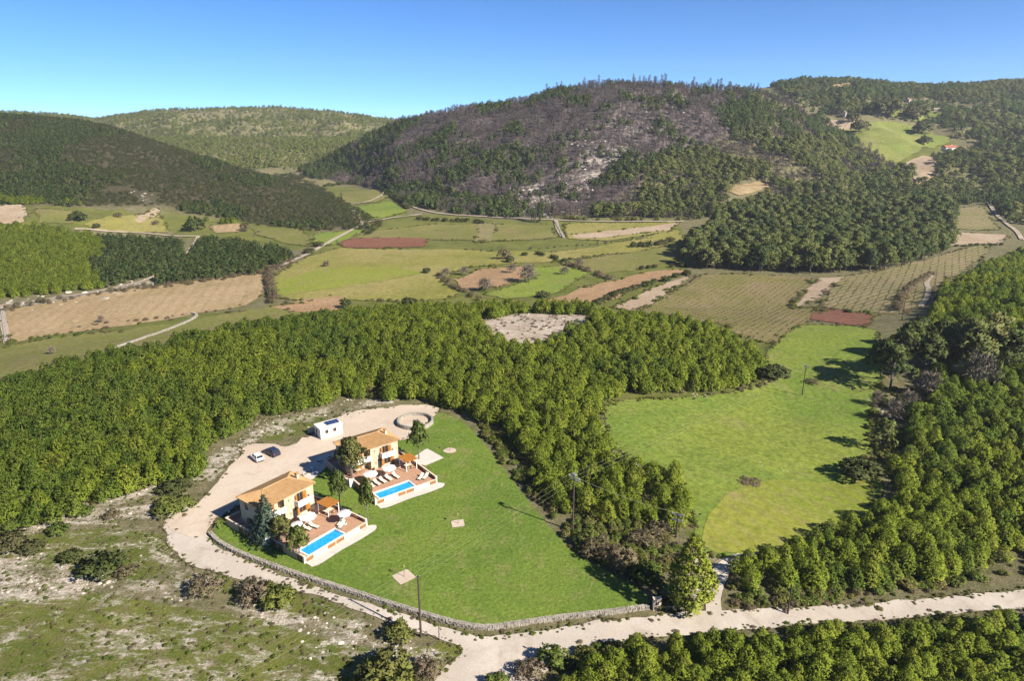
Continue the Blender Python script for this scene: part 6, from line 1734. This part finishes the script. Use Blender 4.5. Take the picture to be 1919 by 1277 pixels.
hedges = [([(505, 508), (504, 528), (508, 552), (512, 570)], 2.2, 2.4, 4.0, 'shrub_dry', 'grey brown hedge bush beside the stubble field', 'hedge beside the stubble field'),
          ([(818, 518), (850, 538), (880, 552), (900, 563)], 2.6, 1.8, 3.2, 'shrub_dry', 'dark hedge bush round the green paddock', 'hedge round the paddock'),
          ([(1112, 574), (1150, 556), (1210, 536), (1255, 524), (1290, 514)], 3.0, 2.2, 3.6, 'shrub_dark', 'dark hedge bush along the ploughed strip', 'hedge along the ploughed strip'),
          ([(1188, 464), (1215, 463), (1245, 459), (1275, 452)], 4.2, 4.0, 5.5, 'shrub_dark', 'tall dark bush in the clump left of the grove', 'clump left of the grove'),
          ([(1060, 496), (1090, 504), (1112, 513), (1140, 524)], 3.0, 2.0, 3.6, 'shrub_dry', 'grey bush in the tangled hedge right of the paddock', 'tangled hedge right of the paddock'),
          ([(985, 480), (1010, 478), (1040, 486), (1060, 492)], 3.2, 2.0, 3.4, 'shrub_dark', 'bush in the hedge above the green paddock', 'hedge above the paddock'),
          ([(148, 614), (200, 607), (260, 602), (320, 596), (345, 592)], 3.0, 0.9, 1.8, 'shrub_dry', 'low brown bush across the left pasture', 'line of scrub in the left pasture'),
          ([(786, 412), (815, 414), (850, 416), (890, 416), (905, 420)], 3.6, 2.5, 4.2, 'shrub_dark', 'dark hedge bush along the valley track', 'hedge along the valley track'),
          ([(985, 470), (1060, 462), (1150, 455), (1230, 446)], 5.0, 1.0, 2.2, 'shrub_dry', 'low brown bush across the valley meadow', 'bank across the valley meadow'),
          ([(1280, 498), (1270, 500), (1240, 503), (1200, 505)], 4.0, 2.0, 3.4, 'shrub_dark', 'bush below the left end of the tall grove', 'bushes below the grove'),
          ([(1680, 585), (1690, 560), (1720, 530), (1745, 515)], 3.2, 1.8, 3.4, 'shrub_dry', 'dark bush beside the short right track', 'scrub beside the short track'),
          ([(1778, 462), (1820, 462), (1880, 460)], 4.0, 1.5, 2.6, 'shrub_dark', 'low bush between the terraced plots at right', 'bushes between the terraced plots'),
          ([(1060, 410), (1100, 414), (1150, 414), (1200, 413), (1270, 412)], 5.0, 2.5, 4.5, 'shrub', 'green bush under the scorched hill', 'bushes under the scorched hill'),
          ([(560, 432), (600, 432), (640, 430), (668, 426)], 4.0, 2.0, 4.0, 'shrub_dark', 'dark bush at the foot of the left hill', 'bushes at the foot of the left hill'),
          ([(610, 350), (640, 345), (680, 345), (720, 358), (740, 372), (765, 392)], 5.0, 3.0, 5.5, 'shrub_dark', 'dark bush round the side valley fields', 'bushes round the side valley')]
for hi_, (pts, step, h0, h1, kind, lab, grp) in enumerate(hedges):
    q = P([a for a, b in pts], [b for a, b in pts])[:, :2]; q = resample(q, step, False)
    vertical = abs(pts[0][0] - pts[-1][0]) < 40
    if not vertical and pts[0][0] > pts[-1][0]: q = q[::-1]
    cnt = 0
    for k in range(len(q)):
        if random.random() < 0.12: continue
        cnt += 1
        h = random.uniform(h0, h1); x, y = q[k] + RNG.normal(0, 0.7, 2)
        plant('hedge_bush', kind, (float(x), float(y), float(H(x, y)) - 0.1), h, h * random.uniform(1.1, 1.6), '%s, %s from its %s end' % (lab, ORD(cnt), 'far' if vertical else 'left'), 'bush', grp)
# bare trees
for px, py, top, w, lab in ((990, 530, 497, 1.25, 'large leafless grey tree at the back of the paddock'), (835, 520, 503, 1.2, 'leafless bush at the left corner of the paddock hedge'), (908, 546, 522, 1.3, 'leafless tree at the edge of the brown plot'), (1058, 515, 500, 1.3, 'small leafless tree in the green paddock'),
                          (870, 516, 500, 1.3, 'leafless tree behind the brown plot'), (98, 664, 650, 1.1, 'small bare bush alone in the left pasture'), (190, 605, 592, 1.2, 'bare tree in the scrub line of the left pasture'), (960, 512, 495, 1.2, 'leafless tree among the hedge bushes above the paddock'),
                          (1085, 500, 484, 1.2, 'leafless tree at the right corner of the paddock')):
    tree_at(px, py, top, 'bare', w, 'bare_tree', lab, 'bare trees in the valley')
# cypresses
for px, py, top, w, lab in ((1012, 417, 366, 1.0, 'tall slim cypress at the foot of the white scree'), (1000, 417, 388, 1.2, 'shorter cypress left of the tall slim cypress'), (1853, 385, 345, 0.8, 'dark slim cypress at the top of the right track')):
    tree_at(px, py, top, 'cypress', w, 'cypress_tree', lab, 'cypresses')
# tall pines at the edge of the right wood
for k, (px, py, top, kd, lab) in enumerate(((1668, 728, 648, 'old_light', 'leaning light green pine nearest the meadow'), (1650, 712, 640, 'old', 'dark pine at the meadow edge of the right wood'), (1690, 700, 622, 'old_light', 'pale topped pine behind the leaning pine'), (1705, 672, 604, 'old', 'dark tall pine by the field corner'),
                                   (1735, 705, 630, 'old', 'dark broad pine above the dead branches'), (1775, 700, 618, 'old', 'dense dark pine in the middle of the tall group'), (1800, 705, 600, 'old', 'tallest dark pine of the group on the right'), (1842, 700, 590, 'old_light', 'pale pine with a bare trunk in the right group'),
                                   (1880, 705, 618, 'old', 'dark pine near the right edge'), (1760, 660, 600, 'old_light', 'light pine at the back of the tall group'), (1905, 690, 612, 'old_light', 'pale pine at the right edge'), (1722, 650, 596, 'old', 'dark pine beside the vineyard corner'))):
    tree_at(px, py, top, kd, 0.95, 'edge_pine', lab, 'tall pines on the right', k)
tree_at(1648, 842, 786, 'old_light', 0.95, 'edge_pine', 'single light green pine leaning over the right side of the meadow', None, 2)
for px, py, top, lab in ((1672, 790, 752, 'dead grey tree at the meadow edge'), (1700, 770, 735, 'dead grey tree among fallen branches'), (1640, 760, 735, 'low dead grey tree beside the meadow'), (1740, 745, 700, 'dead tree under the tall pines'), (1830, 730, 665, 'bare dead trunk in the right group')):
    tree_at(px, py, top, 'bare', 1.1, 'dead_tree', lab, 'dead trees at the right wood edge')
# trees in the hill meadow
for px, py, d, lab in ((1610, 247, 34, 'round dark tree low in the hillside meadow'), (1598, 228, 26, 'dark tree above the hillside meadow'), (1545, 235, 22, 'dark tree at the left of the hillside plots'), (1712, 225, 44, 'broad dark tree at the top of the meadow'), (1727, 252, 38, 'round dark tree right of the meadow'), (1660, 215, 50, 'dark trees above the meadow centre'), (1730, 272, 26, 'brown bush beside the farmhouse yard'), (1640, 214, 34, 'dark tree left of the meadow top')):
    bush(px, py, d, 'shrub_dark', lab, 0.8, 'trees round the hill meadow', 'meadow_tree')

# ------------------------------------------------------------------ far houses
def house(px, py, rz, L, D, hgt, wallm, roofm, label, rise=1.6, wins=3, annex=None):
    p = P1(px, py); e = empty('farmhouse', (p.x, p.y, p.z), rz); tag(e, label, 'house', 'houses on the right hillside')
    X, Y = Vector((1, 0, 0)), Vector((0, 1, 0)); b = MB()
    hs = [(L * (k + 0.5) / wins - 0.6, L * (k + 0.5) / wins + 0.6, 1.0, 2.3) for k in range(wins)]
    hs[wins // 2] = (L / 2 - 0.6, L / 2 + 0.6, 0.0, 2.3)
    wall_holes(b, (0, 0, 0), X, Y, L, -3.0, hgt, 0.3, hs); wall_holes(b, (L, D, 0), -X, -Y, L, -3.0, hgt, 0.3, []); wall_holes(b, (0, D - .3, 0), -Y, X, D - .6, -3.0, hgt, 0.3, []); wall_holes(b, (L, 0.3, 0), Y, -X, D - .6, -3.0, hgt, 0.3, [])
    b.build('wall', wallm, e)
    b = MB(); o = 0.5
    b.add([(-o, -o, hgt + .003), (L + o, -o, hgt + .003), (L + o, D + o, hgt + .003), (-o, D + o, hgt + .003), (-o, D / 2, hgt + rise), (L + o, D / 2, hgt + rise)], [(0, 1, 5, 4), (2, 3, 4, 5), (1, 2, 5), (3, 0, 4), (3, 2, 1, 0)])
    rf = b.build('roof', roofm, e)
    b = MB(); b.box(L * .7, L * .7 + .7, D * .6, D * .6 + .7, hgt + .3, hgt + rise + 1.0); b.build('chimney', wallm, rf)
    for k, h in enumerate(hs): opening(e, (0, 0, 0), X, Y, h[0], h[1], h[2], h[3], False, h[2] < 0.5, 'slat')
    return e
M['red_tile'] = plain('red_roof_tile', (0.42, 0.14, 0.075), 0.85, 0.15, 0.25, 0.6)
M['tan_tile'] = plain('tan_roof_tile', (0.40, 0.29, 0.20), 0.85, 0.15, 0.2, 0.6)
M['pink'] = plain('pinkish_render', (0.56, 0.42, 0.36), 0.85, 0.2, 0.1, 0.5)
house(1772, 284, 0.05, 14, 9, 5.0, M['white'], M['red_tile'], 'white farmhouse with red tiled roof on the right hillside', 2.2, 4)
house(1797, 283, 0.05, 9, 7, 3.2, M['pink'], M['red_tile'], 'low pinkish annex right of the red roofed farmhouse', 1.6, 2)
house(1584, 218, 0.3, 9, 7, 5.5, M['cream'], M['tan_tile'], 'small pale house above the hillside meadow', 1.5, 2)
house(1570, 197, -0.2, 5, 4, 4.0, M['white'], M['tan_tile'], 'tiny white building near the right skyline', 1.2, 1)
house(1703, 192, 0.1, 14, 9, 4.5, M['cream'], M['tan_tile'], 'tan roofed house half hidden by trees near the skyline', 2.2, 3)
house(1750, 210, -0.3, 9, 7, 4.0, M['cream'], M['tan_tile'], 'small tan house between trees right of the hill meadow', 2.0, 2)

# ------------------------------------------------------------------ vines in rows
def vines(name, poly, q0, q1, gap, step, h, label, seed):
    a, b_ = P1(*q0), P1(*q1); d = np.array([b_.x - a.x, b_.y - a.y]); d /= np.linalg.norm(d); nn = np.array([-d[1], d[0]])
    w = P([i for i, j in poly], [j for i, j in poly])[:, :2]; c = w.mean(0); R_ = np.max(np.hypot(*(w - c).T)) + 5
    u = np.arange(-R_, R_, step); t = np.arange(-R_, R_, gap); U, T = np.meshgrid(u, t); r = np.random.default_rng(seed)
    x = c[0] + d[0] * U + nn[0] * T + r.normal(0, .15, U.shape); y = c[1] + d[1] * U + nn[1] * T + r.normal(0, .15, U.shape); x, y = x.ravel(), y.ravel()
    z = H(x, y); px, py = project(x, y, z); k = inpoly(px, py, poly) & (r.uniform(size=len(x)) < 0.85)
    hh = h * r.uniform(0.7, 1.3, k.sum())
    scatter(name, 'shrub_dry', np.c_[x, y, z][k], hh, hh * 1.25, label, seed=seed)
vines('vine_rows', FIELDS[4][2], (1668, 515), (1625, 590), 3.4, 1.5, 0.5, 'rows of leafless vines in the striped vineyard', 71)
vines('vine_rows', FIELDS[2][2], (1450, 520), (1330, 590), 2.6, 1.7, 0.42, 'faint rows of vines in the brownish vineyard', 72)
vines('vine_rows', FIELDS[6][2], (1820, 392), (1810, 430), 3.6, 1.7, 0.5, 'rows of vines on the upper terraced plot', 73)

# ------------------------------------------------------------------ the air
b = MB(); b.box(-4200, 4200, -75, 2790, -40, 285)
m, nt, out = new_mat('thin_haze')
pv = nt.nodes.new('ShaderNodeVolumePrincipled')
pv.inputs['Color'].default_value = (0.88, 0.94, 1.0, 1); pv.inputs['Density'].default_value = 0.00008; pv.inputs['Anisotropy'].default_value = 0.2
nt.links.new(pv.outputs[0], out.inputs['Volume'])
tag(b.build('haze', m), 'thin pale haze filling the valley air', 'haze', kind='stuff')
